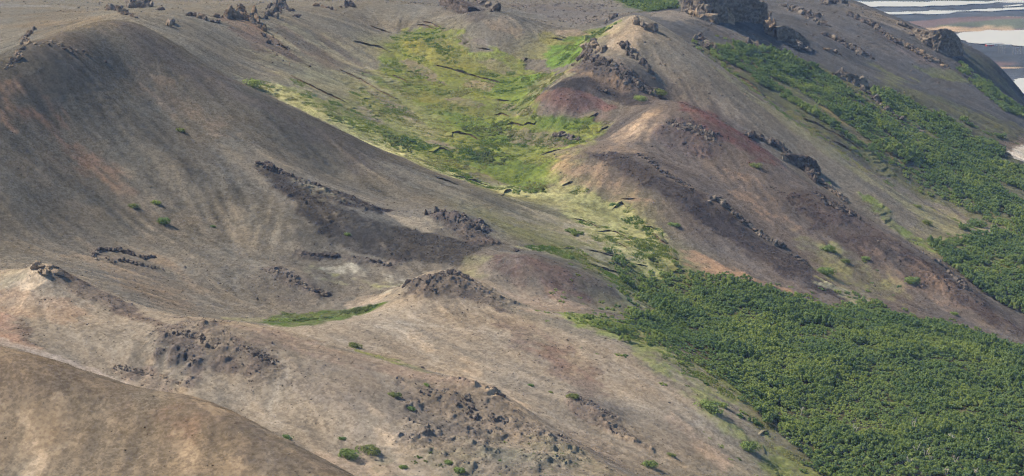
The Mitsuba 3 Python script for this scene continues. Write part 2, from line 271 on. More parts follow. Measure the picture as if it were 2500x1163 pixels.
patch('1000,70 1100,120 1280,185 1330,250 1480,300 1380,440 1300,470 1160,440 1010,370 900,310 850,250 960,180', (.165, .185, .052), 6, .55, .8)
patch('1380,430 1480,470 1600,560 1650,650 1560,640 1440,560 1330,490', (.29, .30, .17), 7, .6, .8)
patch('1300,500 1420,560 1540,650 1620,720 1500,680 1380,600 1250,530', (.28, .275, .20), 8, .6, .7)
patch('1500,740 1600,830 1720,940 1820,1040 1880,1110 1800,1060 1660,950 1560,870 1480,810', (.215, .235, .11), 6, .6, .85)
patch('380,400 560,440 760,560 700,600 480,560 300,500', (.19, .175, .145), 14, .6, .5)
patch('100,330 330,480 500,560 300,560 100,450', (.15, .128, .102), 16, .5, .6)
patch('900,380 1060,430 1230,490 1400,560 1500,640 1380,600 1180,520 980,440', (.17, .17, .145), 8, .6, .5)
for o in ('700,60 720,60 860,150 960,230 940,230 830,150', '800,80 815,80 930,170 1010,240 990,238 900,165', '600,120 620,122 740,200 840,262 820,260 710,200', '880,200 900,200 1000,270 1060,330 1040,330 960,270', '640,60 655,60 760,140 850,210 835,210 740,145'):
    patch(o, (.245, .235, .165), 3, .65, .5)
patch('640,222 760,276 860,329 960,382 1060,419 1150,449 1250,480 1340,487 1345,474 1230,452 1120,418 1000,363 880,303 760,244 680,207', (.36, .37, .20), 2.2, .85, .35, 0, ('upper_slope', 'meadow'))
patch('700,215 860,270 1000,335 1100,385 1180,440 1100,420 980,365 860,305 760,252', (.165, .20, .06), 4, .6, .7, 0, ('upper_slope', 'meadow'))
for o in ('985,150 1005,148 1050,175 1090,205 1070,205 1020,180', '1095,240 1130,238 1180,255 1170,262 1120,255', '900,225 930,228 990,265 1040,300 1015,298 950,262', '1040,345 1070,342 1120,362 1110,370 1065,360', '1230,255 1270,258 1300,272 1270,276 1240,268',
          '1180,150 1210,148 1260,172 1240,180 1200,168', '870,262 890,262 940,300 930,305 890,285', '1150,425 1190,428 1230,450 1210,455 1170,442'):
    patch(o, (.21, .185, .14), 2.2, .85, .5)
# far middle
patch('1090,0 1180,10 1200,40 1160,50 1100,25', (.10, .09, .09), 4, .8, .3, .4)
patch('1190,48 1230,40 1300,75 1260,80 1200,60', (.235, .195, .15), 4, .85, .3)
patch('1360,75 1420,72 1440,85 1380,90', (.24, .2, .16), 2, .9, .3)
patch('1250,10 1480,10 1500,40 1420,60 1350,45 1280,30', (.13, .122, .125), 8, .9, .4, .12)
patch('1510,0 1640,0 1655,20 1580,28 1530,15', (.07, .105, .035), 5, 1, .2)
patch('1590,32 1640,25 1700,40 1650,60', (.19, .17, .15), 4, .8, .3)
# red hill and its spur
patch('1325,212 1400,190 1480,194 1560,228 1600,250 1540,256 1480,238 1400,212', (.055, .051, .056), 1.6, 1, .2, .05, ('red_hill',))
patch('1312,228 1390,212 1450,230 1500,257 1440,264 1350,264', (.15, .083, .08), 1.6, .9, .3, .1, ('red_hill',))
patch('1310,250 1440,262 1500,280 1400,285 1320,275', (.17, .135, .13), 3, .8, .4, .15)
patch('1300,205 1330,190 1400,180 1390,186 1330,210 1310,235', (.25, .25, .17), 3, .7, .5)
patch('1655,246 1720,270 1850,350 1910,398 1850,395 1750,325', (.125, .055, .055), 4, .8, .5, .1, ('red_hill',))
patch('1500,335 1560,285 1620,262 1610,330 1560,370 1500,400', (.25, .19, .14), 7, .75, .6)
patch('1540,310 1580,275 1600,280 1560,320', (.36, .27, .19), 4, .6, .8)
patch('1620,280 1700,290 1770,340 1760,380 1690,380 1610,330', (.095, .074, .078), 5, .85, .5, .5)
patch('1440,366 1550,378 1700,470 1800,538 1900,608 2000,672 2075,732 2000,712 1850,625 1700,525 1550,430 1480,392', (.05, .044, .049), 4, .95, .3, .3)
patch('1370,388 1480,420 1620,500 1520,480 1400,430', (.27, .20, .15), 6, .7, .6)
patch('1660,600 1720,630 1800,662 1950,716 1860,695 1700,655', (.31, .20, .13), 4, .85, .6)
patch('1900,485 2000,470 2150,562 2300,665 2440,770 2480,812 2350,745 2200,655 2050,585', (.066, .052, .053), 6, .95, .45, .45)
patch('1760,400 1880,470 1980,560 1900,540 1800,470', (.25, .175, .125), 5, .55, .9)
patch('1950,585 2050,600 2150,660 2220,725 2110,725 2000,665', (.2, .205, .105), 6, .8, .7)
patch('2000,690 2100,720 2150,745 2090,740', (.29, .29, .2), 3, .8, .4)
patch('2120,600 2250,650 2380,760 2300,745 2200,690', (.23, .165, .125), 5, .5, .9)
# pale ridge
patch('1480,72 1550,38 1600,66 1545,122 1490,112', (.30, .25, .195), 4, .85, .3, .1, ('pale_ridge',))
patch('1408,152 1440,120 1500,152 1560,190 1610,235 1540,218 1470,180', (.09, .08, .083), 3, .9, .35, .6)
patch('1400,170 1480,180 1530,215 1450,190', (.2, .145, .105), 4, .6, .5)
patch('1600,110 1700,180 1850,290 1780,270 1650,190', (.25, .215, .17), 7, .6, .6)
patch('2100,475 2170,510 2280,610 2230,590 2150,535', (.15, .205, .06), 4, .85, .5)
patch('2230,490 2400,562 2430,602 2300,600 2240,545', (.215, .21, .11), 5, .85, .5)
patch('1720,145 1900,268 2100,408 2300,535 2280,545 2080,415 1900,292', (.25, .25, .145), 2.5, .75, .5, 0, ('pale_ridge',))
# grey slope, far right
patch('1720,118 1830,105 2050,180 2300,330 2500,440 2500,590 2400,550 2200,450 1950,285 1800,195', (.115, .125, .062), 6, .9, .4)
patch('1740,110 1800,125 1850,180 1800,170', (.16, .13, .1), 3, .9, .3)
patch('1940,180 2060,260 2160,350 2230,420 2130,360 2020,270', (.2, .165, .08), 4, .7, .5)
patch('2080,240 2200,310 2270,360 2200,350', (.2, .16, .085), 5, .7, .6)
patch('2130,190 2300,240 2500,310 2500,440 2350,390 2200,300', (.11, .12, .06), 6, .8, .6)
patch('2100,140 2200,190 2250,200 2180,200', (.14, .16, .06), 5, .6, .7)
patch('2240,165 2320,170 2360,200 2280,190', (.13, .155, .055), 3, .8, .5)
patch('2070,5 2230,64 2280,90 2200,78 2060,22', (.18, .155, .125), 4, .9, .3)
patch('2150,85 2230,115 2310,165 2230,150', (.175, .12, .105), 5, .7, .6, .3)
patch('1700,60 1830,70 1900,110 1800,100', (.15, .135, .125), 6, .6, .4)
patch('1900,0 2060,0 2200,70 2300,170 2150,150 1980,100', (.115, .115, .125), 12, .6, .4, .25)
patch('2350,120 2420,150 2490,240 2400,200', (.12, .125, .08), 5, .7, .5)
patch('2466,372 2480,360 2510,352 2510,396 2480,388', (.55, .53, .5), 1, 1, 0)
patch('2440,345 2480,345 2520,330 2510,352 2470,370', (.17, .14, .12), 2, .9, .3)

CELL = 2.0
NX, NY = len(_FX), len(_FY)
_fx, _fy = np.meshgrid(_FX, _FY, indexing='ij')
from scipy.spatial import cKDTree
_tree = cKDTree(CTRL[:, :2])
_w = 14.0
_, _near = _tree.query(np.stack([_fx + _w * f2(_fx / 45, _fy / 45, 3), _fy + _w * f2(_fx / 45, _fy / 45, 9)], -1).reshape(-1, 2))
REGION = REG[_near].reshape(NX, NY)
_soil = np.array([SOIL[k] for k in NAMES], np.float32)
BASE = np.stack([ndimage.gaussian_filter(_soil[REGION][..., c], 4.0) for c in range(3)], -1)
# each patch: its signed distance (m, positive inside) on the 2 m survey grid
PATCHES = []
for outline, col, soft, cover, patchy, rough, on in P:
    e = np.vstack([outline, outline[:1]])
    dense = np.vstack([np.linspace(e[i], e[i + 1], max(2, int(np.hypot(*(e[i + 1] - e[i])) / 12)), endpoint=False) for i in range(len(outline))])
    w = cast(dense[:, 0], dense[:, 1])
    if on:
        r = REGION[np.clip(((w[:, 0] - _FX[0]) / 2).astype(int), 0, NX - 1), np.clip(((w[:, 1] - _FY[0]) / 2).astype(int), 0, NY - 1)]
        w = w[np.isin(r, [NAMES.index(k) for k in on])]
    else:                                                  # leave out the points that slipped past a crest
        my = np.median(w[:, 1]); mad = np.median(np.abs(w[:, 1] - my)) + 8
        w = w[np.abs(w[:, 1] - my) < 5 * mad]
    if len(w) < 4:
        continue
    from PIL import Image, ImageDraw
    m = 24
    x0, y0 = int((w[:, 0].min() - _FX[0]) / CELL) - m, int((w[:, 1].min() - _FY[0]) / CELL) - m
    x1, y1 = int((w[:, 0].max() - _FX[0]) / CELL) + m, int((w[:, 1].max() - _FY[0]) / CELL) + m
    im = Image.new('1', (y1 - y0, x1 - x0))
    ImageDraw.Draw(im).polygon([((q[1] - _FY[0]) / CELL - y0, (q[0] - _FX[0]) / CELL - x0) for q in w], fill=1)
    b = np.array(im)
    sd = (ndimage.distance_transform_edt(b) - ndimage.distance_transform_edt(~b)) * CELL
    PATCHES.append((sd.astype(np.float32), x0, y0, np.array(col, np.float32), soft, cover, patchy, rough))


# rills: lines that water has run down the bare slopes, on a 1 m grid
_RN = 1400
_rr = np.random.default_rng(77)
_ry = np.sqrt(_rr.uniform(500 ** 2, 1500 ** 2, _RN)); _rx = _rr.uniform(-.24, .24, _RN) * _ry
_len = _rr.integers(14, 60, _RN); _wt = _rr.uniform(.35, 1, _RN)
RILL = np.zeros((int(_FX[-1] - _FX[0]) + 1, int(_FY[-1] - _FY[0]) + 1), np.float32)
for _k in range(120):
    _zx, _zy = (smooth_z(_rx + 3, _ry) - smooth_z(_rx - 3, _ry)) / 6, (smooth_z(_rx, _ry + 3) - smooth_z(_rx, _ry - 3)) / 6
    _a = np.arctan2(-_zy, -_zx) + 1.1 * f2(_rx / 5, _ry / 5, 6, 2)
    _ok = (_k * .5 < _len) & (np.hypot(_zx, _zy) > .12)
    _i, _j = (_rx - _FX[0]).astype(int), (_ry - _FY[0]).astype(int)
    _ok &= (_i > 1) & (_i < RILL.shape[0] - 2) & (_j > 1) & (_j < RILL.shape[1] - 2)
    np.maximum.at(RILL, (_i[_ok], _j[_ok]), (_wt * np.minimum(1, (_len - _k * .5) / 12))[_ok].astype(np.float32))
    _rx, _ry = _rx + .5 * np.cos(_a), _ry + .5 * np.sin(_a)
RILL = ndimage.gaussian_filter(RILL, .6) * 1.9
GREY = .16                         # the slopes are dusty: soils a little greyer than their pure pigments


def ground_look(x, y, zx, zy):
    """Colour, rock relief and downhill streak at ground points (flat arrays), zx and zy the slope there."""
    n = len(x)
    gx, gy = (x - _FX[0]) / CELL, (y - _FY[0]) / CELL
    col = np.stack([ndimage.map_coordinates(BASE[..., c], [gx, gy], order=1, mode='nearest') for c in range(3)], -1).astype(np.float32)
    rough = np.zeros(n, np.float32)
    wa, wb = f2(x / 9, y / 9, 1, 4), f2(x / 9, y / 9, 5, 4)
    blot = f2(x / 7, y / 7, 11, 4) * .6 + f2(x / 2.2, y / 2.2, 4, 3) * .4
    # streaks run downhill: noise stretched along the slope, between two of 16 bearings
    ang = np.arctan2(-zy, -zx) / math.pi * 8
    k = np.floor(ang); t = (ang - k).astype(np.float32)
    streak = 0
    for kk, wt in ((k, 1 - t), (k + 1, t)):
        c, s = np.cos(kk * math.pi / 8), np.sin(kk * math.pi / 8)
        along, across = c * x + s * y, c * y - s * x
        seed = 37.7 * np.mod(kk, 16)
        streak = streak + wt * (.62 * f2(across / 2.6 + seed, along / 30, 6, 3) + .5 * f2(across / 10 + seed, along / 80, 13, 2))
    streak = streak * np.clip(np.hypot(zx, zy) * 4, .25, 1)
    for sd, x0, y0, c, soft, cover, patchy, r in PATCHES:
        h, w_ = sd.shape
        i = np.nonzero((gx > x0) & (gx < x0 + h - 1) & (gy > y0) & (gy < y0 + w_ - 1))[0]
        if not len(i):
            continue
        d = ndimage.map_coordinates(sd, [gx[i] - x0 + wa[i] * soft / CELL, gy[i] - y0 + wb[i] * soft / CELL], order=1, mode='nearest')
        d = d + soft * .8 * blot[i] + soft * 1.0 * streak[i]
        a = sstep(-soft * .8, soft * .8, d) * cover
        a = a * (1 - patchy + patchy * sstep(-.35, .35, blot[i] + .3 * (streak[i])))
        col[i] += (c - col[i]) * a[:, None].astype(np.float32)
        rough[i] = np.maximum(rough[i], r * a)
    brown = (col[:, 0] > col[:, 1]).astype(np.float32)[:, None]
    col = col + (col.mean(1, keepdims=True) - col) * GREY * brown
    fine = f2(x / .9, y / .9, 2, 2)
    rill = np.clip(ndimage.map_coordinates(RILL, [x - _FX[0], y - _FY[0]], order=1, mode='nearest'), 0, 1)
    green = sstep(-.012, .012, col[:, 1] - col[:, 0])
    rill = rill * (1 - green) * (1 - np.clip(rough * 2, 0, 1))
    streak = streak - .5 * rill
    tone = 1 + .45 * rill + (.42 - .1 * green) * streak + (.05 + .15 * green) * blot + .15 * fine + .1 * f2(x / 40, y / 40, 15, 2)
    hue = (.05 * f2(x / 18, y / 18, 8, 3) + .05 * streak)[:, None] * np.array([1, .1, -1.1])
    return np.clip(col * np.clip(tone, .45, 1.7)[:, None] * (1 + hue), .02, .8).astype(np.float32), rough, streak, green


def blocks(x, y, cell, seed):
    """Broken rock: (height 0..1 of the block here, nearness 0..1 to a joint) for blocks about cell metres wide."""
    u, v = x / cell + .35 * f2(x / cell / 1.6, y / cell / 1.6, seed, 2), y / cell
    i, j = np.floor(u).astype(np.int64), np.floor(v).astype(np.int64)
    t = _TAB[seed]
    d1, d2, h = np.full(len(x), 9.0), np.full(len(x), 9.0), np.zeros(len(x))
    for a in (-1, 0, 1):
        for b in (-1, 0, 1):
            p, q = (i + a) & 255, (j + b) & 255
            r1, r2, r3 = t[p, q], t[q, (p + 91) & 255], t[(p + 53) & 255, (q + 17) & 255]
            du, dv = i + a + r1 - u, j + b + r2 - v
            d = np.hypot(du, dv)
            hh = r3 ** 2 + .5 * (du * (r1 - .5) + dv * (r2 - .5))
            d2 = np.where(d < d1, d1, np.minimum(d2, d)); h = np.where(d < d1, hh, h); d1 = np.minimum(d1, d)
    return h, 1 - sstep(0, .22, d2 - d1)


def relief(x, y, rough, streak, green):
    """Fine relief in metres: hummocks, rills, and broken rock where the ground is rocky."""
    h = .22 * f2(x / 22, y / 22, 0, 2) + .05 * f2(x / 2.6, y / 2.6, 3, 2) + .05 * f2(x / 1.2, y / 1.2, 7, 1) + .24 * streak
    i = np.nonzero(green > .05)[0]
    if len(i):                                             # turf creeps downhill in small steps
        X, Y = x[i], y[i]
        ph = smooth_z(X, Y) / 2.3 + .9 * f2(X / 12, Y / 12, 14, 3)
        fr = ph - np.floor(ph)
        h[i] += green[i] * .7 * np.clip((Y - 780) / 150, .15, 1) * sstep(-.1, .5, f2(X / 16, Y / 16, 12, 2)) * (sstep(0, .16, fr) - fr)
        h[i] += green[i] * .16 * f2(X / 1.7, Y / 1.7, 5, 2)
    i = np.nonzero(rough > .03)[0]
    if len(i):
        X, Y, R = x[i], y[i], rough[i]
        clump = sstep(-.5, .45, f2(X / 9, Y / 9, 10, 3))
        h1, g1 = blocks(X, Y, 1.35, 5)
        h2, g2 = blocks(X, Y, 3.1, 8)
        h[i] += R * ((1.0 * h1 - .45 * g1) * (.4 + .6 * clump) + (1.4 * h2 - .45 * g2) * clump + .9 * (clump - .5))
    return h


def slope_at(x, y):
    return (smooth_z(x + 2, y) - smooth_z(x - 2, y)) / 4, (smooth_z(x, y + 2) - smooth_z(x, y - 2)) / 4


def block(y0, y1, dx, dy, x0=None, x1=None):
    """One sheet of ground, its points dx by dy metres apart."""
    ys = np.arange(y0, y1 + dy * .5, dy)
    xl, xr = -(.252 * y1 + 25) if x0 is None else x0, (.252 * y1 + 25) if x1 is None else x1
    xs = np.arange(xl, xr + dx * .5, dx)
    X, Y = np.meshgrid(xs, ys, indexing='ij')
    keep = np.ones(X.shape, bool) if x0 is not None else np.abs(X) < .252 * Y + 25
    x, y = X[keep], Y[keep]
    zx, zy = slope_at(x, y)
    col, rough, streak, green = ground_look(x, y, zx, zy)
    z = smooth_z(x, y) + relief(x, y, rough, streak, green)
    idx = np.full(X.shape, -1); idx[keep] = np.arange(len(x))
    a, b, c, d = idx[:-1, :-1], idx[1:, :-1], idx[1:, 1:], idx[:-1, 1:]
    ok = (a >= 0) & (b >= 0) & (c >= 0) & (d >= 0)
    f = np.vstack([np.stack([a[ok], b[ok], c[ok]], -1), np.stack([a[ok], c[ok], d[ok]], -1)])
    return np.stack([x, y, z], -1), f, col


def land_z(x, y):
    """Height of the land with its relief."""
    x, y = np.atleast_1d(np.asarray(x, float)), np.atleast_1d(np.asarray(y, float))
    zx, zy = slope_at(x, y)
    _, rough, streak, green = ground_look(x, y, zx, zy)
    return smooth_z(x, y) + relief(x, y, rough, streak, green)


def gravel(p, n, uv):
    a = mikit.noise(p.x * 1.9, p.y * 1.4, p.z * 1.4) * .45 + mikit.noise(p.x * .8 + 7, p.y * .6, p.z * .6) * .3 + mikit.noise(p.x * 4.3, p.y * 3.1 + 5, p.z * 3.1) * .25
    b = mikit.noise(p.x * .11, p.y * .11, p.z * .2)
    return .5 + (mikit.smoothstep(.3, .7, a) - .5) * (.6 + .4 * b)


def soil_tone(k):
    return {'type': 'diffuse', 'reflectance': {'type': 'mesh_attribute', 'name': 'vertex_color', 'scale': k}}


scene['ground_material'] = {'type': 'blendbsdf', 'weight': mikit.proc(gravel), 'a': soil_tone(.74), 'b': soil_tone(1.26)}
GROUPS = {'foreground_hill': ['foreground_hill'], 'rubble_slope': ['rubble_slope'], 'tan_hill': ['tan_hill'], 'hollow': ['basin'], 'low_dome': ['dome'], 'lava_ridge': ['dark_ridge'], 'brown_hill': ['brown_hill'],
          'mountainside': ['upper_slope', 'far_slope'], 'valley_floor': ['meadow'], 'pale_ridge': ['pale_ridge'], 'cinder_hill': ['red_hill'], 'thicket_ground': ['thicket_floor'], 'scree_slope': ['grey_slope']}
PART_OF = np.array([[i for i, (g, m) in enumerate(GROUPS.items()) if k in m][0] for k in NAMES])
V, F, C, at = [], [], [], 0
for args in ((478, 1300, .58, .9), (1298, 1760, 1.1, 1.9), (1754, 2620, 7, 9), (1000, 1760, 6, 9, -620, -340), (478, 1760, 6, 9, 440, 930)):
    v, f, c = block(*args)
    V.append(v); F.append(f + at); C.append(c); at += len(v)
V, F, C = np.vstack(V), np.vstack(F), np.vstack(C)
F = F[V[F][:, :, 2].max(1) > -2.0]
mid = V[F].mean(1)
fr = PART_OF[REGION[np.clip(((mid[:, 0] - _FX[0]) / CELL).astype(int), 0, NX - 1), np.clip(((mid[:, 1] - _FY[0]) / CELL).astype(int), 0, NY - 1)]]
for i, g in enumerate(GROUPS):
    f = F[fr == i]
    used, inv = np.unique(f, return_inverse=True)
    scene[g] = mikit.ply((V[used], inv.reshape(-1, 3)), 'ground_material', smooth=True, color=C[used])
    labels[g] = {'kind': 'structure'}

# ------------------------------------------------------------------ the far plain, its lakes, the red hill on it
def plain_z(x, y):
    z = 2.0 * f2(x / 160, y / 160, 3, 3)
    c = pt(2420, 62, 3800)
    z = z + 14 * np.exp(-((x - c[0] - 20) / 190) ** 2 - ((y - 3715) / 75) ** 2) * (1 + .25 * f2(x / 90, y / 90, 2, 3))
    c2 = pt(2440, 104, 3060)
    z = z + 9 * np.exp(-((x - c2[0] - 25) / 45) ** 2 - ((y - 3010) / 26) ** 2)
    return z


def flat_at(u, v, z=0.0):
    p, q = pt(u, v, 1000.0), np.array([0, 0, CAM_Z])
    d = p - q
    return q + d * ((z - CAM_Z) / d[..., 2:3])


def lake_shape(outline, z):
    u, v = np.array([[float(q) for q in w.split(',')] for w in outline.split()]).T
    return Polygon(flat_at(u, v, z)[:, :2]).buffer(0)


def ragged(poly, step, amp, seed):
    r = poly.exterior
    n = int(r.length / step)
    q = np.array([r.interpolate(i / n, True).coords[0] for i in range(n)])
    q = q + amp * np.stack([f2(q[:, 0] / 25, q[:, 1] / 25, seed, 3), 2.2 * f2(q[:, 0] / 25, q[:, 1] / 25, seed + 3, 3)], -1)
    return Polygon(q).buffer(0)


LAKES = [('2060,4 2260,4 2400,3 2560,-3 2560,4 2480,6 2430,5 2400,10 2300,14 2200,16 2060,18', 'milky', 9),
         ('2060,31 2240,28 2350,25 2420,21 2560,17 2560,22 2460,25 2420,28 2350,29 2300,33 2060,36', 'milky', 9),
         ('2446,14 2500,11 2496,13 2470,16 2450,16', 'milky', 4), ('2328,10.5 2360,10 2356,12 2330,13', 'milky', 3),
         ('2326,86 2345,79 2390,77 2412,73 2450,75 2500,73 2600,72 2600,125 2500,113 2470,109 2430,104 2402,107 2370,104 2345,96', 'milky', 3),
         ('2466,205 2475,192 2495,186 2560,180 2560,250 2500,243 2478,232 2468,222', 'milky', 7)]
ZL = 4.0
lakes = [ragged(lake_shape(o, ZL), 6.0, a, i) for i, (o, _, a) in enumerate(LAKES)]
from shapely import contains_xy, distance, points as shp_points
n_seg = 360
ys = np.concatenate([np.arange(1500, 4700, 11.0), np.geomspace(4700, 14000, 70)])
xs = np.arange(-1.0, 1.001, 1 / 150)
Xp, Yp = np.meshgrid(xs, ys, indexing='ij')
Xp = 520 + Xp * (700 + .28 * (Yp - 1500))
zp = plain_z(Xp, Yp) + ZL - 1.0
pl = np.stack([Xp.ravel(), Yp.ravel()], -1)
mot = f2(pl[:, 0] / 60, pl[:, 1] / 130, 4, 4)
mot2 = f2(pl[:, 0] / 22, pl[:, 1] / 40, 9, 3)
PL = dict(hazy_heath=(.058, .07, .092), red=(.135, .10, .10), sulphur=(.36, .28, .20), green=(.07, .095, .07))  # heath colour is tinted blue to stand in for distance haze
cp = np.tile(np.array(PL['hazy_heath']), (len(pl), 1))
hc = pt(2420, 62, 3800)[0]


def blob(x0, y0, rx, ry):
    return sstep(-.25, .25, 1 - np.hypot((pl[:, 0] - x0) / rx, (pl[:, 1] - y0) / ry) + .5 * mot + .2 * mot2)


for (x0, y0, rx, ry), c in (((hc - 10, 3690, 250, 75), 'red'), ((hc + 20, 3650, 120, 30), 'green'), ((hc - 95, 3600, 60, 34), 'sulphur'), ((hc - 40, 3585, 60, 12), 'sulphur'), ((hc + 45, 3740, 40, 10), 'sulphur'), ((585, 2960, 70, 40), 'red'),
                             ((620, 2900, 40, 16), 'sulphur'), ((680, 2500, 200, 160), 'green'), ((640, 3080, 60, 22), 'hazy_heath')):
    cp += (np.array(PL[c]) - cp) * (blob(x0, y0, rx, ry) * .85)[:, None]
cp *= (1 + .3 * mot + .2 * mot2)[:, None]
for L in lakes:                                   # the lake beds lie below the water
    inside = contains_xy(L, pl[:, 0], pl[:, 1])
    zf = zp.ravel(); zf[inside] = ZL - 2.0
zp = zp.ravel()
near = np.zeros(len(pl), bool)
for L in lakes:
    near |= distance(L, shp_points(pl)) < 14
zp[~near] = np.maximum(zp[~near], ZL - .6)
nx, ny = Xp.shape
ii = np.arange(nx * ny).reshape(nx, ny)
fp = np.vstack([np.stack([ii[:-1, :-1].ravel(), ii[1:, :-1].ravel(), ii[1:, 1:].ravel()], -1), np.stack([ii[:-1, :-1].ravel(), ii[1:, 1:].ravel(), ii[:-1, 1:].ravel()], -1)])
scene['plain'] = mikit.ply((np.c_[pl, zp], fp), 'ground_material', smooth=True, color=np.clip(cp, .02, .8).astype(np.float32))
labels['plain'] = {'kind': 'structure'}
scene['water_material'] = {'type': 'principled', 'base_color': {'type': 'rgb', 'value': [.40, .41, .42]}, 'roughness': .3, 'specular': .5}
for i, L in enumerate(lakes):
    k = 'lake' if i == 0 else f'lake_{i:03d}'
    L = L if L.geom_type == 'Polygon' else max(L.geoms, key=lambda g: g.area)
    m = trimesh.creation.extrude_polygon(L.simplify(.6), .6, engine='earcut')
    m.apply_translation([0, 0, ZL - .6])
    scene[k] = mikit.ply(m, 'water_material')
    labels[k] = {'kind': 'structure'}


# ------------------------------------------------------------------ helpers for the things on the ground
def ground(uv, sink=0.0):
    uv = np.atleast_2d(np.asarray(uv, float))
    w = cast(uv[:, 0], uv[:, 1])
    w[:, 2] = land_z(w[:, 0], w[:, 1]) - sink
    return w


def zone(outline):
    """A photo outline laid on the ground: its polygon in x, y."""
    o = np.array([[float(q) for q in w.split(',')] for w in outline.split()])
    e = np.vstack([o, o[:1]])
    d = np.vstack([np.linspace(e[i], e[i + 1], max(2, int(np.hypot(*(e[i + 1] - e[i])) / 15)), endpoint=False) for i in range(len(o))])
    w = cast(d[:, 0], d[:, 1])
    my = np.median(w[:, 1]); mad = np.median(np.abs(w[:, 1] - my)) + 8
    return Polygon(w[np.abs(w[:, 1] - my) < 5 * mad][:, :2]).buffer(0)


def scatter(poly, gap, rng, jitter=.9):
    x0, y0, x1, y1 = poly.bounds
    X, Y = np.meshgrid(np.arange(x0, x1, gap), np.arange(y0, y1, gap), indexing='ij')
    q = np.stack([X.ravel(), Y.ravel()], -1) + (rng.random((X.size, 2)) - .5) * gap * jitter
    return q[contains_xy(poly, q[:, 0], q[:, 1])]


def mat(**kw):
    return {'type': 'principled', 'roughness': .9, 'specular': .2, **kw}


def key(name):
    if name not in USED:
        USED[name] = 0
        return name
    USED[name] += 1
    return f'{name}_{USED[name]:03d}'


USED = {}
RNG = np.random.default_rng(11)


# rock: a lump cut by planes and roughened
def rock_mesh(seed, sub=3, cuts=12, tall=1.0, rough=.24):
    r = np.random.default_rng(seed)
    m = trimesh.creation.icosphere(subdivisions=sub, radius=1.0)
    v = m.vertices.copy()
    for _ in range(cuts):
        n = r.normal(size=3); n /= np.linalg.norm(n)
        d = r.uniform(.45, .85)
        over = np.maximum(v @ n - d, 0)
        v -= over[:, None] * n * .92
    q = meshkit.fbm(v * 1.9 + seed * 3.1, 4, seed) - .5
    v *= (1 + 2.6 * rough * q + 1.2 * rough * -np.abs(meshkit.fbm(v * 3.5 + seed, 3, seed + 5) - .5) * 2)[:, None]
    v *= np.array([1, r.uniform(.7, 1), tall])
    v[:, 2] = np.maximum(v[:, 2], -.45 * tall)
    return trimesh.Trimesh(v, m.faces, process=False)


def rock_bsdf(name, c, c2):
    def f(p, n, uv):
        a = mikit.fbm(p.x * .9, p.y * .9, p.z * .9, 4)
        b = mikit.noise(p.x * .35 + 9, p.y * .35, p.z * .7)
        t = mikit.smoothstep(.35, .7, .6 * a + .4 * b)
        g = mikit.noise(p.x * 5, p.y * 5, p.z * 5)
        return mikit.mix(c, c2, t) * (.8 + .4 * g)
    scene[name] = {'type': 'principled', 'base_color': mikit.proc(f), 'roughness': .92, 'specular': .2}
    scene['face_' + name] = {'type': 'twosided', 'bsdf': {'type': 'diffuse', 'reflectance': mikit.proc(f)}}


rock_bsdf('dark_lava_rock', (.07, .062, .062), (.14, .12, .112))
rock_bsdf('grey_lava_rock', (.12, .108, .102), (.235, .21, .185))
rock_bsdf('brown_rock', (.14, .108, .084), (.27, .215, .165))
rock_bsdf('tan_rock', (.20, .16, .125), (.36, .30, .24))
ROCKS = {m: [mikit.ply(rock_mesh(40 + i, 3 if i < 6 else 2, tall=(1, .8, 1.2, .9, 1.3, .7, 1, .8, 1.1, .75)[i]), m, smooth=18) for i in range(10)]
         for m in ('dark_lava_rock', 'grey_lava_rock', 'brown_rock', 'tan_rock')}


def put(entry, p, s, rz=0.0, tilt=(0, 0)):
    M = T().translate([float(q) for q in p]).rotate([0, 0, 1], float(rz)).rotate([1, 0, 0], float(tilt[0])).rotate([0, 1, 0], float(tilt[1])).scale([float(q) for q in s])
    return {**entry, 'to_world': M}


def outcrop(name, label, category, spine, rows, big, m, group=None, tall=1.0, spread=.6, n=None, pick=None):
    """A crag of separate blocks along a photo polyline: big = block width in photo px, rows = how many blocks deep."""
    sp = np.array([[float(q) for q in w.split(',')] for w in spine.split()])
    L = LineString(sp)
    n = n or max(3, int(L.length / (big * .5) * rows))
    k = key(name)
    labels[k] = {'label': label, 'category': category, **({'group': group} if group else {})}
    r = np.random.default_rng(int(sp[0, 0] * 7 + sp[0, 1] * 131))
    t = np.clip(np.where(r.random(n) < .5, r.random(n), np.round(r.random(n) * max(2, n / 4)) / max(2, n / 4)) + r.normal(size=n) * .02, 0, 1)
    q = np.array([L.interpolate(min(a, 1), True).coords[0] for a in t])
    w = ground(q)
    for i in range(n):
        sc = w[i, 1] / FOC
        s = big * sc * (.32 + 1.0 * r.beta(1.1, 2.3))
        off = r.normal(size=2) * big * sc * spread
        p = w[i] + np.array([off[0], off[1], 0])
        p[2] = smooth_z(p[:1], p[1:2])[0] + .22 * s
        h = tall * r.uniform(.7, 1.25)
        sub = f'{k}__rock' if i == 0 else f'{k}__rock_{i:03d}'
        scene[sub] = put(ROCKS[m if isinstance(m, str) else m[i % len(m)]][r.integers(0, 6 if s > 1.2 else 10)], p, (s, s * r.uniform(.7, 1.1), s * h), r.uniform(0, 360), r.uniform(-14, 14, 2))
    return k

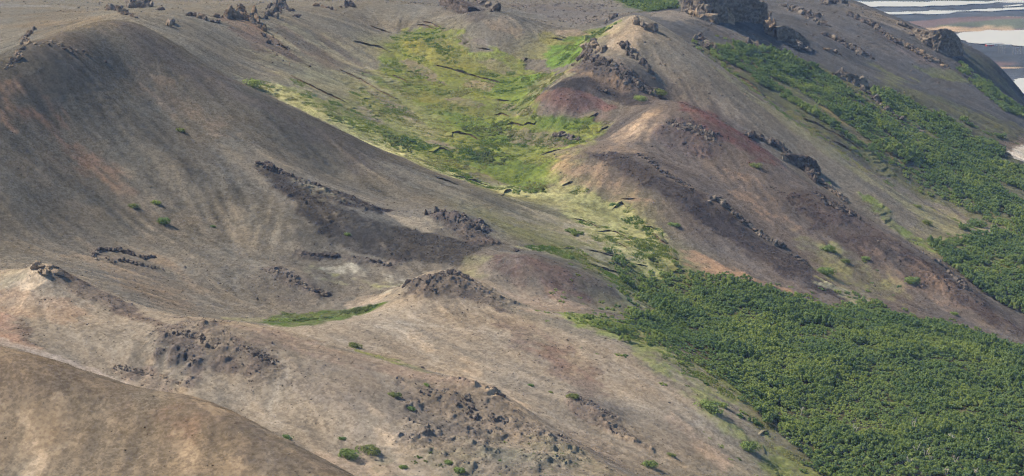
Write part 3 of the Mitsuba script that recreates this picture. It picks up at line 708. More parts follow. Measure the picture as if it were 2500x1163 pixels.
# ------------------------------------------------------------------ crags and rock ledges
D_, G_, B_, T_ = 'dark_lava_rock', 'grey_lava_rock', 'brown_rock', 'tan_rock'
CRAGS = [
 ('lava_crag', 'tall brown lava crag cut by the top edge, behind the big brown hill', '316,20 332,16 350,14 366,20', 5, 17, [B_, G_], 2.0, 0.4),
 ('lava_crag', 'low brown crag just left of the tallest crag at the top edge', '266,26 284,24 298,32', 4, 11, [B_, G_], 1.4, .4),
 ('lava_crag', 'pale grey rock cluster below the tallest crag, at the foot of its scree', '306,36 320,36 334,46', 2, 11, [G_, B_], 1.0, .5),
 ('lava_crag', 'small dark rock pair right of the tallest crag at the top edge', '380,24 392,26 404,30', 1, 11, [D_], .9, .4),
 ('lava_crag', 'squat pale grey crag standing alone behind the crest of the brown hill', '408,62 418,56 428,62', 2, 14, [G_, T_], 1.2, .4),
 ('lava_crag', 'dark blocky crag on the skyline between the squat grey crag and the jagged row', '454,42 470,38 488,44', 2, 13, [D_, B_], 1.1, .5),
 ('lava_crag', 'thin row of dark blocks leading to the jagged crag row', '498,50 515,52 532,55', 2, 10, [D_, G_], 1.0, .5),
 ('lava_crag', 'long jagged row of brown and grey crags running down the slope at upper left', '536,44 552,40 572,42 590,36 604,46 622,58 640,72', 4, 14, [B_, G_, B_], 1.6, 0.5),
 ('lava_crag', 'scattered dark blocks spilling down the reddish slope below the jagged row', '638,84 652,94 664,108 690,112 700,122', 1, 8, [D_], .9, .7),
 ('lava_crag', 'dark craggy stack with fallen blocks, right of the jagged row', '650,46 656,38 664,34 672,24 682,16 694,22 700,32', 5, 12, [D_, D_, G_], 1.5, 0.6),
 ('lava_crag', 'single dark block lying right of the dark craggy stack', '716,42 724,42 730,44', 1, 14, [D_], 1.0, .25),
 ('lava_crag', 'low reddish brown line of rocks on the upper slope near the top edge', '778,14 795,20 816,26', 2, 9, [B_], .8, .5),
 ('lava_crag', 'dark crag at the top edge right of the low reddish line of rocks', '836,20 846,14 860,20', 2, 15, [D_, B_], 1.2, .4),
 ('rock_cliff', 'weathered brown cliff along the left shoulder of the big brown hill', '74,78 62,92 60,106 54,122 46,138 34,152 14,166', 4, 9, [B_, G_, T_], 0.9, 0.7),
 ('rock_ledge', 'thin ledge of pale and dark rocks just right of the brown cliff', '84,110 100,114 128,104 146,110', 1, 8, [T_, G_], .7, .5),
 ('rock_ledge', 'two dark topped ledges on the upper brown hill, right of the thin ledge', '160,122 172,128 192,124 208,130', 1, 11, [G_, D_], .7, .4),
 ('lava_ledge', 'dark broken ledge hanging over the bare scar at left', '230,634 229,622 236,612 252,608 270,610 292,612 312,618 332,624 352,630 374,628', 3, 8, [D_, D_, G_], 1.0, .35),
 ('lava_ledge', 'sparse rocks inside the bare scar below the dark broken ledge', '258,632 275,640 300,636 322,640 372,652 410,660', 1, 6, [D_, G_], .9, .9),
 ('rock_crag', 'pale tan pointed rock on the crest at the left edge', '84,660 100,652 116,650 128,658 110,668', 3, 20, [T_], .7, .3),
 ('lava_ledge', 'black lava row on the far rim of the lichen hollow', '732,624 750,622 770,626 790,622 808,626 824,624', 3, 9, [D_], .8, .35),
 ('lava_ledge', 'slanting ledge of dark lava blocks on the near rim of the lichen hollow', '656,660 680,668 700,676 725,690 750,704 775,712 798,720', 5, 8, [D_, G_], .85, .5),
 ('lava_ledge', 'low line of small dark blocks right of the black lava row', '856,630 880,634 905,638 930,644 962,650', 2, 8, [D_, G_], .9, .6),
 ('lava_crag', 'black lava head at the upper end of the dark ridge', '636,404 646,402 656,408 668,416 682,418', 3, 13, [D_], 1.0, .5),
 ('lava_crag', 'sharp black rocks along the upper edge of the dark ridge', '690,424 712,430 740,440 770,450 800,462', 2, 7, [D_], .9, .6),
 ('lava_crag', 'row of small upright dark rocks just left of the notched lava knob', '1040,526 1056,522 1072,518 1086,522', 2, 9, [D_, G_], 1.3, .4),
 ('lava_crag', 'notched dark lava knob at the middle of the picture', '1112,522 1120,526 1128,536 1136,546 1150,552 1166,556 1182,556', 6, 9, [D_, G_], 1.0, 0.7),
 ('lava_crag', 'dark spiky rocks on the left end of the tan hill top', '990,700 996,692 1008,688 1020,692', 3, 10, [D_, G_], 1.2, .4),
 ('lava_crag', 'dark rock cap on the summit of the tan hill', '1040,684 1062,678 1080,672 1100,668 1116,668 1132,676 1148,688', 6, 8, [D_, G_], 1.1, 0.8),
 ('lava_crag', 'small rocks on top of the purple dome', '1246,612 1258,612 1270,616', 1, 8, [D_], .8, .5),
 ('lava_crag', 'tan spires on the left side of the pale peak', '1474,62 1482,56 1492,48 1500,44', 2, 11, [T_, G_], 1.7, .3),
 ('lava_crag', 'pale jagged crest rocks on the right shoulder of the pale peak', '1544,54 1554,56 1566,60 1580,68 1594,80', 2, 13, [T_, G_], 1.3, .4),
 ('lava_crag', 'pale rock head below the pale peak, above the dark spur', '1432,118 1446,112 1460,116 1470,128', 3, 16, [T_, G_], 1.0, .4),
 ('lava_crag', 'dark rocks capping the spur left of the pale ridge', '1412,148 1426,130 1440,138 1456,146 1474,156', 5, 9, [D_], 1.0, 0.8),
 ('lava_crag', 'long dark rock rib running down beside the pale ridge', '1490,160 1510,176 1530,188 1552,204 1572,214 1592,226 1612,236', 6, 9, [D_, G_], 1.2, 0.8),
 ('lava_crag', 'row of dark rocks with long shadows on the left face of the pale ridge', '1524,110 1536,128 1548,140 1566,152 1580,168 1596,186', 3, 10, [D_, G_], 1.3, .7),
 ('lava_crag', 'dark rock cluster on the upper right face of the pale ridge', '1700,92 1716,104 1726,112 1738,126', 2, 13, [D_, G_], 1.0, .6),
 ('rock_cliff', 'huge sunlit brown cliff cut by the top edge, with deep shade on its right', '1676,32 1694,36 1712,42 1736,50', 3, 22, [B_, G_], 1.0, .4),
 ('rock_cliff', 'tan stepped buttress at the foot of the huge cliff', '1690,34 1708,42 1724,48 1740,54', 3, 22, [B_, T_], 1.1, .35),
 ('rock_pillar', 'slim sunlit pillar standing before the huge shaded cliff', '1758,52 1766,50 1772,54', 4, 26, [B_, T_], 2.2, .12),
 ('rock_cliff', 'dark shaded rock wall between the huge cliff and the broad brown pillar', '1790,20 1810,24 1840,34 1866,44', 2, 20, [G_, D_], 1.0, .5),
 ('rock_pillar', 'broad brown pillar with a rounded top, right of the shaded rock wall', '1882,84 1890,84 1896,92', 5, 34, [B_], 2.3, .1),
 ('rock_cliff', 'dark broken rocks trailing down right from the broad brown pillar', '1914,100 1928,104 1944,112 1958,120 1972,128', 3, 20, [G_, D_], 1.0, .5),
 ('lava_crag', 'dark rocks high on the grey scree, between the huge cliff and the crest', '1930,16 1956,30 1980,44 2010,62', 5, 11, [D_, G_], 1.1, 1.0),
 ('lava_crag', 'long broken dark rock line on the upper grey scree below the crest', '2070,34 2100,50 2130,64 2160,84 2190,104', 4, 9, [D_, G_], 1.0, .8),
 ('lava_crag', 'scattered dark knobs in the middle of the grey scree', '2020,90 2050,100 2090,124 2120,140', 4, 10, [D_, G_], 1.0, 1.2),
 ('lava_crag', 'small brown crag right of the trailing broken rocks', '2018,124 2034,126 2048,134', 2, 16, [B_, G_], .9, .35),
 ('lava_crag', 'dark crag in the bare slope above the green thicket, below the broad brown pillar', '1836,112 1852,116 1866,120 1884,126', 2, 16, [D_, G_], .9, .45),
 ('lava_crag', 'brown rocks beside the upper tip of the green thicket', '1710,96 1722,102 1728,110 1748,124', 2, 12, [B_, G_], 1.1, .5),
 ('lava_crag', 'dark blue grey crag on the crest at the top edge, left of the far plain', '2010,12 2026,6 2044,2 2060,8', 6, 11, [G_, D_], 1.1, .45),
 ('rock_cliff', 'thick dark cliff on the far right crest, against the pale lake', '2240,88 2256,96 2272,100 2290,104 2306,104 2322,108 2334,116', 5, 20, [G_, D_, G_], 1.1, .5),
 ('lava_crag', 'dark rocks on the crest left of the far right cliff', '2196,62 2212,66 2226,72 2238,80', 5, 9, [G_, D_], 1.0, .5),
 ('lava_crag', 'broken reddish rocks on the slope below the far right cliff', '2206,104 2230,124 2256,134 2284,150 2304,158', 6, 8, [G_, B_], .9, 1.1),
 ('rock_cliff', 'grey layered outcrop at the top edge of the large green thicket', '2046,186 2058,190 2070,198 2086,206 2102,214', 4, 24, [G_], 1.0, .3),
 ('lava_crag', 'dark blocks continuing down the thicket edge below the grey layered outcrop', '2106,222 2122,232 2136,244 2148,254', 2, 14, [D_, G_], 1.0, .4),
 ('lava_crag', 'long thin line of dark rocks dropping through the thicket', '2152,258 2166,270 2180,280 2196,292 2204,296', 2, 10, [D_, G_], 1.0, .4),
 ('lava_crag', 'lone grey rock standing in the thicket, lowest of its line', '2232,318 2240,322 2246,330', 2, 17, [G_], 1.3, .25),
 ('lava_crag', 'rough purple lava on the upper face of the dark red hill', '1630,300 1650,304 1676,312 1700,318 1724,330 1740,344', 6, 8, [D_, G_], .8, 1.0),
 ('lava_crag', 'crest rocks on the dark red hill beside the red soil', '1816,330 1834,332 1850,338 1866,342', 5, 10, [D_], 1.0, .4),
 ('lava_crag', 'pale grey rugged knob on the crest of the dark red hill', '1876,350 1890,352 1904,360 1918,370', 6, 13, [G_, D_], 1.0, .35),
 ('rock_cliff', 'black cliff with a shaded right side on the crest of the dark red hill', '1926,388 1942,398 1956,406 1972,418 1988,432 1996,446', 4, 18, [D_, G_], 1.1, .5),
 ('lava_crag', 'brown knobs below the black cliff on the crest', '2010,450 2030,466 2050,482 2072,498', 5, 9, [G_, B_], .9, 0.7),
 ('lava_crag', 'dark lava bump in the middle of the dark spur', '1730,490 1742,486 1756,490 1768,502 1784,510', 3, 15, [D_, G_], .9, .4),
 ('lava_crag', 'line of dark rocks along the upper crest of the dark spur', '1560,376 1590,394 1620,424 1650,440 1690,462', 4, 8, [D_], .9, .5),
 ('lava_crag', 'rugged rocks along the middle crest of the dark spur', '1790,520 1812,540 1838,560 1860,576 1884,590', 5, 10, [D_, G_], 1.0, .5),
 ('lava_crag', 'tall dark block on the lower crest of the dark spur', '1900,600 1912,602 1924,610', 3, 16, [D_, G_], 1.3, .25),
 ('lava_crag', 'last dark rocks at the low end of the dark spur', '1932,620 1950,634 1966,648', 2, 11, [D_], .9, .4),
 ('lava_crag', 'dark lava on the lower right crest of the red hill, against the thicket', '2270,630 2294,648 2320,668 2344,690 2366,708', 6, 10, [D_, G_], .9, 0.8),
 ('lava_crag', 'black lava patch on the right shoulder of the red hill', '2000,480 2030,500 2060,512 2090,528', 7, 8, [D_], .8, 1.0),
 ('lava_crag', 'small pinkish crag in the bare soil at the lower end of the meadow', '1356,330 1374,332 1392,336 1406,344', 3, 11, [G_, D_], .9, .5),
 ('lava_crag', 'dark rocks at the top right of the dark dome', '1450,216 1466,220 1480,224', 2, 9, [D_], .8, .6),
 ('lava_crag', 'dark shaded crag at the top edge above the round tan mound', '1080,8 1096,6 1114,10 1132,18 1146,28', 3, 20, [D_, G_], 1.0, .4),
 ('lava_crag', 'dark crag at the top edge, right of the shaded crag', '1162,4 1176,6 1188,14 1208,28', 3, 14, [D_, G_], 1.0, .5),
 ('rubble_crag', 'dark blocks on the top right edge of the nearest rocky knoll', '1178,948 1194,948 1208,958 1222,968', 3, 9, [G_, G_, D_], .9, 0.8),
 ('rubble_crag', 'broken blocks along the upper left rim of the nearest rocky knoll', '1034,962 1056,956 1080,952 1104,962', 2, 7, [G_], .9, 0.9),
 ('rubble_crag', 'upright dark blocks in the middle of the nearest rocky knoll', '1110,986 1124,980 1144,974 1150,990 1146,1008 1160,1022', 2, 8, [G_, G_, D_], 1.1, 0.8),
 ('rubble_crag', 'loose blocks down the right flank of the nearest rocky knoll', '1196,1018 1216,1020 1244,1026 1266,1034', 2, 8, [G_], .8, 1.2),
 ('rubble_crag', 'dark block cluster at the lower right of the nearest rocky knoll', '1362,1060 1374,1064 1384,1074 1368,1076', 2, 7, [G_, D_, G_], 1.0, 0.8),
 ('rubble_crag', 'blocks on the left foot of the nearest rocky knoll', '1016,1058 1030,1064 1046,1066', 2, 7, [G_, G_, D_], .9, 0.9),
 ('rubble_crag', 'grey rubble ridge right of the nearest rocky knoll', '1402,972 1424,982 1448,990 1470,1004 1496,1020', 4, 6, [G_, G_, D_], .9, 1.2),
 ('rubble_crag', 'dark blocks at the head of the purple rubble patch at lower left', '420,818 446,814 470,820 500,826 530,832', 3, 7, [G_, D_, G_], .9, 1.2),
 ('rubble_crag', 'coarse blocks in the middle of the purple rubble patch at lower left', '470,846 492,850 510,838 528,846 548,850', 3, 8, [G_, D_, G_], .9, 1.2),
 ('rubble_crag', 'blocks at the right end of the purple rubble patch at lower left', '580,848 610,856 640,870 668,884', 3, 6, [G_, D_, G_], .9, 1.4),
 ('rubble_crag', 'low rubble heap beside the pinkish track', '288,896 310,900 346,912 372,922', 3, 6, [G_], .8, 1.0),
 ('rubble_crag', 'pale boulder heap on the rim of the foreground hill', '396,918 412,930 432,936 452,946', 3, 6, [G_, T_], .9, 0.9),
]
# faces of the cliffs: base points (photo u, v, metres moved back, height in photo px)
FACES = {
 'huge sunlit': ('1662,30,2,30 1684,32,-3,60 1700,36,-5,74 1716,42,-6,90 1736,47,-6,100 1756,52,-5,104 1778,58,1,92', G_),
 'dark shaded rock wall': ('1774,56,4,90 1786,60,10,84 1800,65,18,76 1830,74,28,66 1852,82,34,60 1876,92,38,52', G_),
 'dark broken rocks trailing': ('1898,102,0,34 1914,106,5,38 1934,114,10,34 1956,124,15,26 1978,136,18,10', G_),
 'thick dark cliff on the far right': ('2226,84,0,12 2244,94,-3,24 2260,106,-5,34 2276,118,-4,46 2296,132,0,58 2314,142,5,66 2334,150,13,60 2346,150,22,40 2352,146,28,16', G_),
 'black cliff with a shaded right side': ('1916,390,0,12 1936,404,2,24 1956,420,5,33 1976,437,9,38 1994,453,14,36 2004,464,19,14', D_),
 'grey layered outcrop': ('2042,190,0,12 2056,198,2,18 2074,208,5,24 2092,218,9,22 2108,226,12,10', G_),
 'dark shaded crag at the top edge above': ('1072,10,0,14 1092,20,3,26 1112,30,7,30 1132,41,11,22 1146,50,15,8', D_),
}


def cliff_face(line, seed):
    q = np.array([[float(w) for w in p.split(',')] for p in line.split()])
    n = max(12, int(np.hypot(*np.diff(q[:, :2], axis=0).T).sum() / 3.0))
    t = np.r_[0, np.cumsum(np.hypot(*np.diff(q[:, :2], axis=0).T))]; t /= t[-1]
    tt = np.linspace(0, 1, n)
    u, v, back, hp = (np.interp(tt, t, q[:, c]) for c in range(4))
    w = cast(u, v)
    w = pt(u, v, ndimage.gaussian_filter1d(w[:, 1], 3) + back)
    base = smooth_z(w[:, 0], w[:, 1])
    H = hp * w[:, 1] / FOC
    tg = np.gradient(w[:, :2], axis=0); tg /= np.linalg.norm(tg, axis=1, keepdims=True)
    out = np.stack([tg[:, 1], -tg[:, 0]], -1)
    out *= np.where((out * w[:, :2]).sum(1) > 0, -1, 1)[:, None]
    rows = np.linspace(0, 1, 22)
    rings = []
    for k in rows:
        e = -.10 * H * k
        rings.append((e, base - 1.5 + (H + 1.5) * k))
    for e, k in ((1.5, 1.02), (4, .9), (8, .55)):
        rings.append((-.10 * H - e, base + H * k))
    b = -.10 * H - 12
    rings.append((b, smooth_z(w[:, 0] + out[:, 0] * b, w[:, 1] + out[:, 1] * b) - 1.0))
    V_ = np.stack([np.c_[w[:, 0] + out[:, 0] * e, w[:, 1] + out[:, 1] * e, z] for e, z in rings])
    p = V_.reshape(-1, 3)
    big_ = meshkit.fbm(p / [6, 6, 9], 4, seed) - .5
    ridge = .5 - np.abs(meshkit.fbm(p / [3.2, 3.2, 8], 3, seed + 9) - .5) * 4
    fine_ = meshkit.fbm(p / 1.1, 2, seed + 4) - .5
    d = 5.5 * big_ + 2.4 * ridge + 1.5 * fine_
    fade = np.minimum(1, np.minimum(tt, 1 - tt) * 6)[None, :].repeat(len(rings), 0).ravel() * .8 + .2
    o3 = np.tile(out, (len(rings), 1))
    p[:, :2] += o3 * (d * fade)[:, None] * np.clip(H.mean() / 9, .35, 1)
    p[:, 2] += np.where(np.arange(len(p)) >= n, (2.2 * big_ + 1.2 * fine_) * np.clip(H.mean() / 9, .35, 1), 0)
    m_ = np.arange(n - 1)
    f = np.vstack([np.stack([r_ * n + m_, r_ * n + m_ + 1, (r_ + 1) * n + m_ + 1, (r_ + 1) * n + m_], -1) for r_ in range(len(rings) - 1)])
    return p, f


for name, lab, spine, rows, big, m, tall, spread in CRAGS:
    k = outcrop(name, lab, 'cliff' if 'cliff' in name else 'rock', spine, rows, big, m, tall=tall, spread=spread)
    for head, (line, fm) in FACES.items():
        if lab.startswith(head):
            scene[k + '__face'] = mikit.ply(cliff_face(line, int(len(line))), 'face_' + fm, smooth=22)

# single boulders, strewn over the slopes (name, label, group, area ellipse u v ru rv, how many, size in photo px, rock)
STREWN = [
 ('pale angular boulder strewn over the tan face of the pale ridge', 'boulders on the pale ridge', 1740, 205, 95, 55, 44, (4, 9), [T_, G_]),
 ('small boulder on the upper face of the pale ridge', 'boulders high on the pale ridge', 1620, 130, 60, 55, 22, (4, 9), [G_, T_]),
 ('dark boulder on the blue grey scree slope', 'boulders on the grey scree slope', 2020, 90, 110, 60, 46, (4, 10), [G_, D_]),
 ('dark boulder low on the blue grey scree slope, above the far thicket', 'boulders low on the grey scree slope', 2230, 200, 90, 50, 24, (4, 8), [G_, D_]),
 ('dark stone lying on the big brown hill', 'stones on the brown hill', 300, 360, 260, 200, 20, (2, 4), [D_, G_]),
 ('dark block on the reddish slope below the jagged crag row', 'blocks below the jagged crags', 690, 125, 55, 45, 22, (4, 9), [D_, B_]),
 ('dark stone on the smooth slope of the foreground hill', 'stones on the foreground hill', 480, 1080, 230, 70, 16, (2, 4), [D_, G_]),
 ('grey block in the rubble of the nearest rocky knoll', 'blocks of the nearest rocky knoll', 1190, 1050, 150, 85, 60, (3, 8), [G_, D_]),
 ('purple grey block in the rubble patch at lower left', 'blocks of the rubble patch at lower left', 550, 860, 120, 50, 46, (3, 7), [G_, D_]),
 ('small stone on the tan hill', 'stones on the tan hill', 1180, 810, 220, 90, 20, (2, 5), [D_, G_]),
 ('dark lava block on the dark ribs of the hollow', 'blocks on the dark ribs', 920, 560, 160, 60, 34, (3, 6), [D_]),
 ('purple lava block on the face of the dark red hill', 'blocks on the dark red hill', 1760, 420, 150, 95, 40, (4, 8), [D_, G_]),
 ('dark lava block on the lower right flank of the dark red hill', 'blocks low on the dark red hill', 2160, 640, 130, 85, 34, (4, 8), [D_, G_]),
 ('small stone in the bare hollow below the dark ledge', 'stones in the bare hollow', 440, 680, 120, 50, 22, (2, 5), [D_, G_]),
]
for lab, group, u0, v0, ru, rv, n, (s0, s1), m in STREWN:
    r = np.random.default_rng(int(u0 * 3 + v0)); n = int(n * .6)
    a, d = r.random(n) * 6.283, np.sqrt(r.random(n))
    w = ground(np.stack([u0 + ru * d * np.cos(a), v0 + rv * d * np.sin(a)], -1))
    for i in range(n):
        s = r.uniform(s0, s1) * w[i, 1] / FOC * .5
        k = key('boulder')
        labels[k] = {'label': lab, 'category': 'boulder', 'group': group}
        scene[k] = put(ROCKS[m[i % len(m)]][r.integers(0, 10)], w[i] + [0, 0, .15 * s], (s, s * r.uniform(.7, 1), s * r.uniform(.7, 1.1)), r.uniform(0, 360), r.uniform(-15, 15, 2))
for u, v, s, m, lab in ((258, 152, 12, D_, 'lone dark boulder on the upper brown hill, right of the ledges'), (1140, 757, 9, G_, 'lone grey boulder on the tan hill below its rock cap'), (664, 836, 10, D_, 'lone dark boulder right of the purple rubble patch'),
                        (1031, 899, 11, D_, 'dark boulder on the rim beside the thin green gully line'), (1385, 831, 8, D_, 'dark stone on the right side of the tan hill, alone on pale soil'), (757, 163, 11, D_, 'lone dark boulder on the slope right of the jagged crag row'),
                        (372, 655, 9, D_, 'dark boulder in the scar under the dark broken ledge'), (628, 730, 9, D_, 'dark stone in the hollow left of the green strip'), (1634, 985, 7, G_, 'small grey stone at the grassy foot of the tan hill'), (452, 654, 10, G_, 'grey stone with moss right of the dark broken ledge')):
    w = ground([[u, v]])[0]
    s = s * w[1] / FOC * .55
    k = key('boulder')
    labels[k] = {'label': lab, 'category': 'boulder'}
    scene[k] = put(ROCKS[m][int(u) % 6], w + [0, 0, .2 * s], (s, s * .85, s * .85), u)

# loose scree: countless stones, thicker where the ground is rocky
def stones(n, y0, y1, sizes, seed, lo=.08):
    r = np.random.default_rng(seed)
    Y = np.sqrt(r.uniform(y0 ** 2, y1 ** 2, n * 4)); X = r.uniform(-.235, .235, n * 4) * Y
    zx, zy = slope_at(X, Y)
    col, rough, streak, green = ground_look(X, Y, zx, zy)
    bare = col[:, 0] > col[:, 1] * 1.02
    smooth_hill = np.isin(REGION[((X - _FX[0]) / 2).astype(int), ((Y - _FY[0]) / 2).astype(int)], [NAMES.index(q) for q in ('foreground_hill', 'brown_hill', 'upper_slope', 'pale_ridge')])
    keep = (r.random(len(X)) < np.clip(lo * np.where(smooth_hill, .22, .75) + rough * 1.6, 0, 1)) & bare
    i = np.nonzero(keep)[0][:n]
    X, Y, col = X[i], Y[i], col[i]
    z = smooth_z(X, Y) + relief(X, Y, rough[i], streak[i], green[i])
    octa = np.array([[1, 0, 0], [-1, 0, 0], [0, 1, 0], [0, -1, 0], [0, 0, 1], [0, 0, -1.0]])
    vs = [(octa + np.random.default_rng(q).normal(size=(6, 3)) * .22) * [1, .85, .8] for q in range(5)]
    f0 = np.array([[0, 2, 4], [2, 1, 4], [1, 3, 4], [3, 0, 4], [2, 0, 5], [1, 2, 5], [3, 1, 5], [0, 3, 5]])
    s = sizes[0] + (1.05 * sizes[1] - sizes[0]) * r.random(len(i)) ** 2.2
    a = r.random(len(i)) * 6.283
    ch = r.integers(0, 5, len(i))
    b = np.array(vs)[ch] * s[:, None, None]
    c, sn = np.cos(a)[:, None], np.sin(a)[:, None]
    v = np.stack([b[..., 0] * c - b[..., 1] * sn + X[:, None], b[..., 0] * sn + b[..., 1] * c + Y[:, None], b[..., 2] + z[:, None] + .15 * s[:, None]], -1)
    f = f0[None] + 6 * np.arange(len(i))[:, None, None]
    tint = np.clip(col * r.uniform(.5, 1.1, (len(i), 1)), .03, .6)
    return v.reshape(-1, 3), f.reshape(-1, 3), np.repeat(tint, 6, 0)


st = [stones(16000, 520, 720, (.10, .30), 1, .16), stones(18000, 720, 1000, (.14, .38), 2, .16), stones(16000, 1000, 1300, (.2, .52), 3, .16), stones(9000, 1300, 1650, (.3, .9), 4, .35)]
o = np.cumsum([0] + [len(a[0]) for a in st])
scene['scree'] = mikit.ply((np.vstack([a[0] for a in st]), np.vstack([a[1] + o[i] for i, a in enumerate(st)])), 'ground_material', color=np.vstack([a[2] for a in st]).astype(np.float32))
labels['scree'] = {'label': 'loose stones and scree strewn over the bare slopes', 'category': 'scree', 'kind': 'stuff'}

# ------------------------------------------------------------------ turf banks: edges where the turf is worn through, dark soil under a grassy lip
BANKS = [
 ('1018,62 1040,64 1062,71', 5, 'short dark turf bank at the upper edge of the meadow'), ('1035,54 1058,60 1079,72', 5, 'slanting turf bank at the very top of the meadow'),
 ('904,64 930,74 951,81', 5, 'turf bank on the grey slope left of the meadow top'), ('864,101 905,112 930,118 951,128', 7, 'turf bank on the slope with reddish soil beneath, upper left of the meadow'),
 ('1065,161 1116,175 1166,188 1223,203', 7, 'longest turf bank crossing the middle of the meadow'), ('1163,118 1180,121 1196,123', 6, 'short turf bank beside the grey tongue in the upper meadow'),
 ('830,171 865,188 897,205 930,224 964,242', 6, 'long straight turf bank on the streaked slope left of the meadow'), ('958,185 980,195 998,205', 5, 'turf bank between the meadow and the long straight bank'),
 ('1203,245 1230,248 1257,249', 6, 'turf bank at the foot of the pale curved slope'), ('1206,279 1226,281 1247,289', 7, 'hooked turf bank above the bare soil in the lower meadow'),
 ('1100,335 1104,326 1139,329 1169,343', 8, 'curved turf bank below the dark willow patch'), ('1233,308 1252,305 1270,308 1304,306', 8, 'turf bank along the upper edge of the bare pinkish soil'),
 ('1435,289 1450,282 1458,276', 7, 'turf bank on the right of the green strip under the red dome'), ('1458,326 1472,318 1484,311', 7, 'turf bank at the right end of the bright strip'),
 ('1317,381 1340,374 1368,366', 6, 'turf bank above the lowest part of the meadow'), ('1058,375 1070,365 1084,366 1102,372', 7, 'ragged turf bank left of the bright willow patch'),
 ('1337,94 1360,97 1381,101', 6, 'turf bank in the small side valley under the pale peak'), ('1358,88 1368,90 1376,94', 5, 'small upper turf bank in the side valley under the pale peak'),
 ('1277,153 1282,145 1289,143', 6, 'stubby turf bank at the left of the dark tongue'), ('1119,94 1126,100 1132,107', 6, 'short steep turf bank on the left edge of the grey tongue'),
 ('709,185 740,202 773,218 806,233 840,249', 6, 'long turf bank high on the grassy slope at left'), ('1102,430 1149,445 1190,456 1223,466', 6, 'long turf bank under the lower end of the meadow'),
 ('1223,479 1232,470 1247,466', 7, 'deep turf bank at the lowest corner of the meadow'), ('1368,457 1385,450 1398,444', 8, 'turf bank at the right lower corner of the meadow'),
 ('1492,515 1505,505 1519,499 1532,508', 8, 'deep shadowed turf bank in the mossy stream course'), ('1065,435 1090,443 1116,452', 6, 'turf bank on the grey slope left below the meadow'),
 ('1509,489 1535,490 1559,489', 5, 'thin turf bank right of the mossy stream course'), ('1593,573 1603,582 1613,592 1626,598', 9, 'steep turf bank on the right side of the mossy stream course'),
 ('1452,566 1489,566 1519,577 1540,590 1552,603', 6, 'winding turf bank in the middle of the mossy stream course'), ('1395,533 1420,539 1440,545 1458,556', 6, 'turf bank on the left side of the mossy stream course'),
 ('1425,642 1468,654 1500,664 1536,674 1573,691', 7, 'long turf bank running down to the thicket'), ('1368,607 1385,608 1401,608', 5, 'small turf bank on the pale grass behind the purple dome'),
 ('1425,610 1468,617 1519,634 1579,654', 6, 'long turf bank above the one that runs down to the thicket'), ('1633,613 1640,624 1646,634', 8, 'short steep turf bank at the bottom of the mossy stream course'),
 ('1573,553 1586,557 1600,563', 6, 'turf bank on bare soil right of the mossy stream course'), ('1855,1064 1864,1056 1875,1050', 4, 'turf bank in the notch at the lower left edge of the thicket'),
 ('1856,1088 1862,1098 1864,1108', 4, 'turf bank below the notch at the lower left edge of the thicket'), ('1962,292 1996,306 2030,322 2064,342 2097,363', 7, 'long bank of dark earth along the crest beside the far thicket'),
 ('2030,344 2064,360 2097,384', 5, 'lower thin bank of earth beside the far thicket crest'), ('1800,186 1822,200 1846,220 1870,240', 7, 'dark strip standing in for shrub shade along the upper crest of the pale ridge'),  # last strip: dark soil face added in place of shade cast by shrubs
 ('1640,668 1656,664 1674,668', 6, 'turf bank at the upper corner of the thicket'), ('1500,590 1520,600 1535,612', 5, 'short turf bank above the winding bank'),
]
scene['soil_material'] = {'type': 'twosided', 'bsdf': {'type': 'diffuse', 'reflectance': {'type': 'rgb', 'value': [.13, .10, .075]}}}


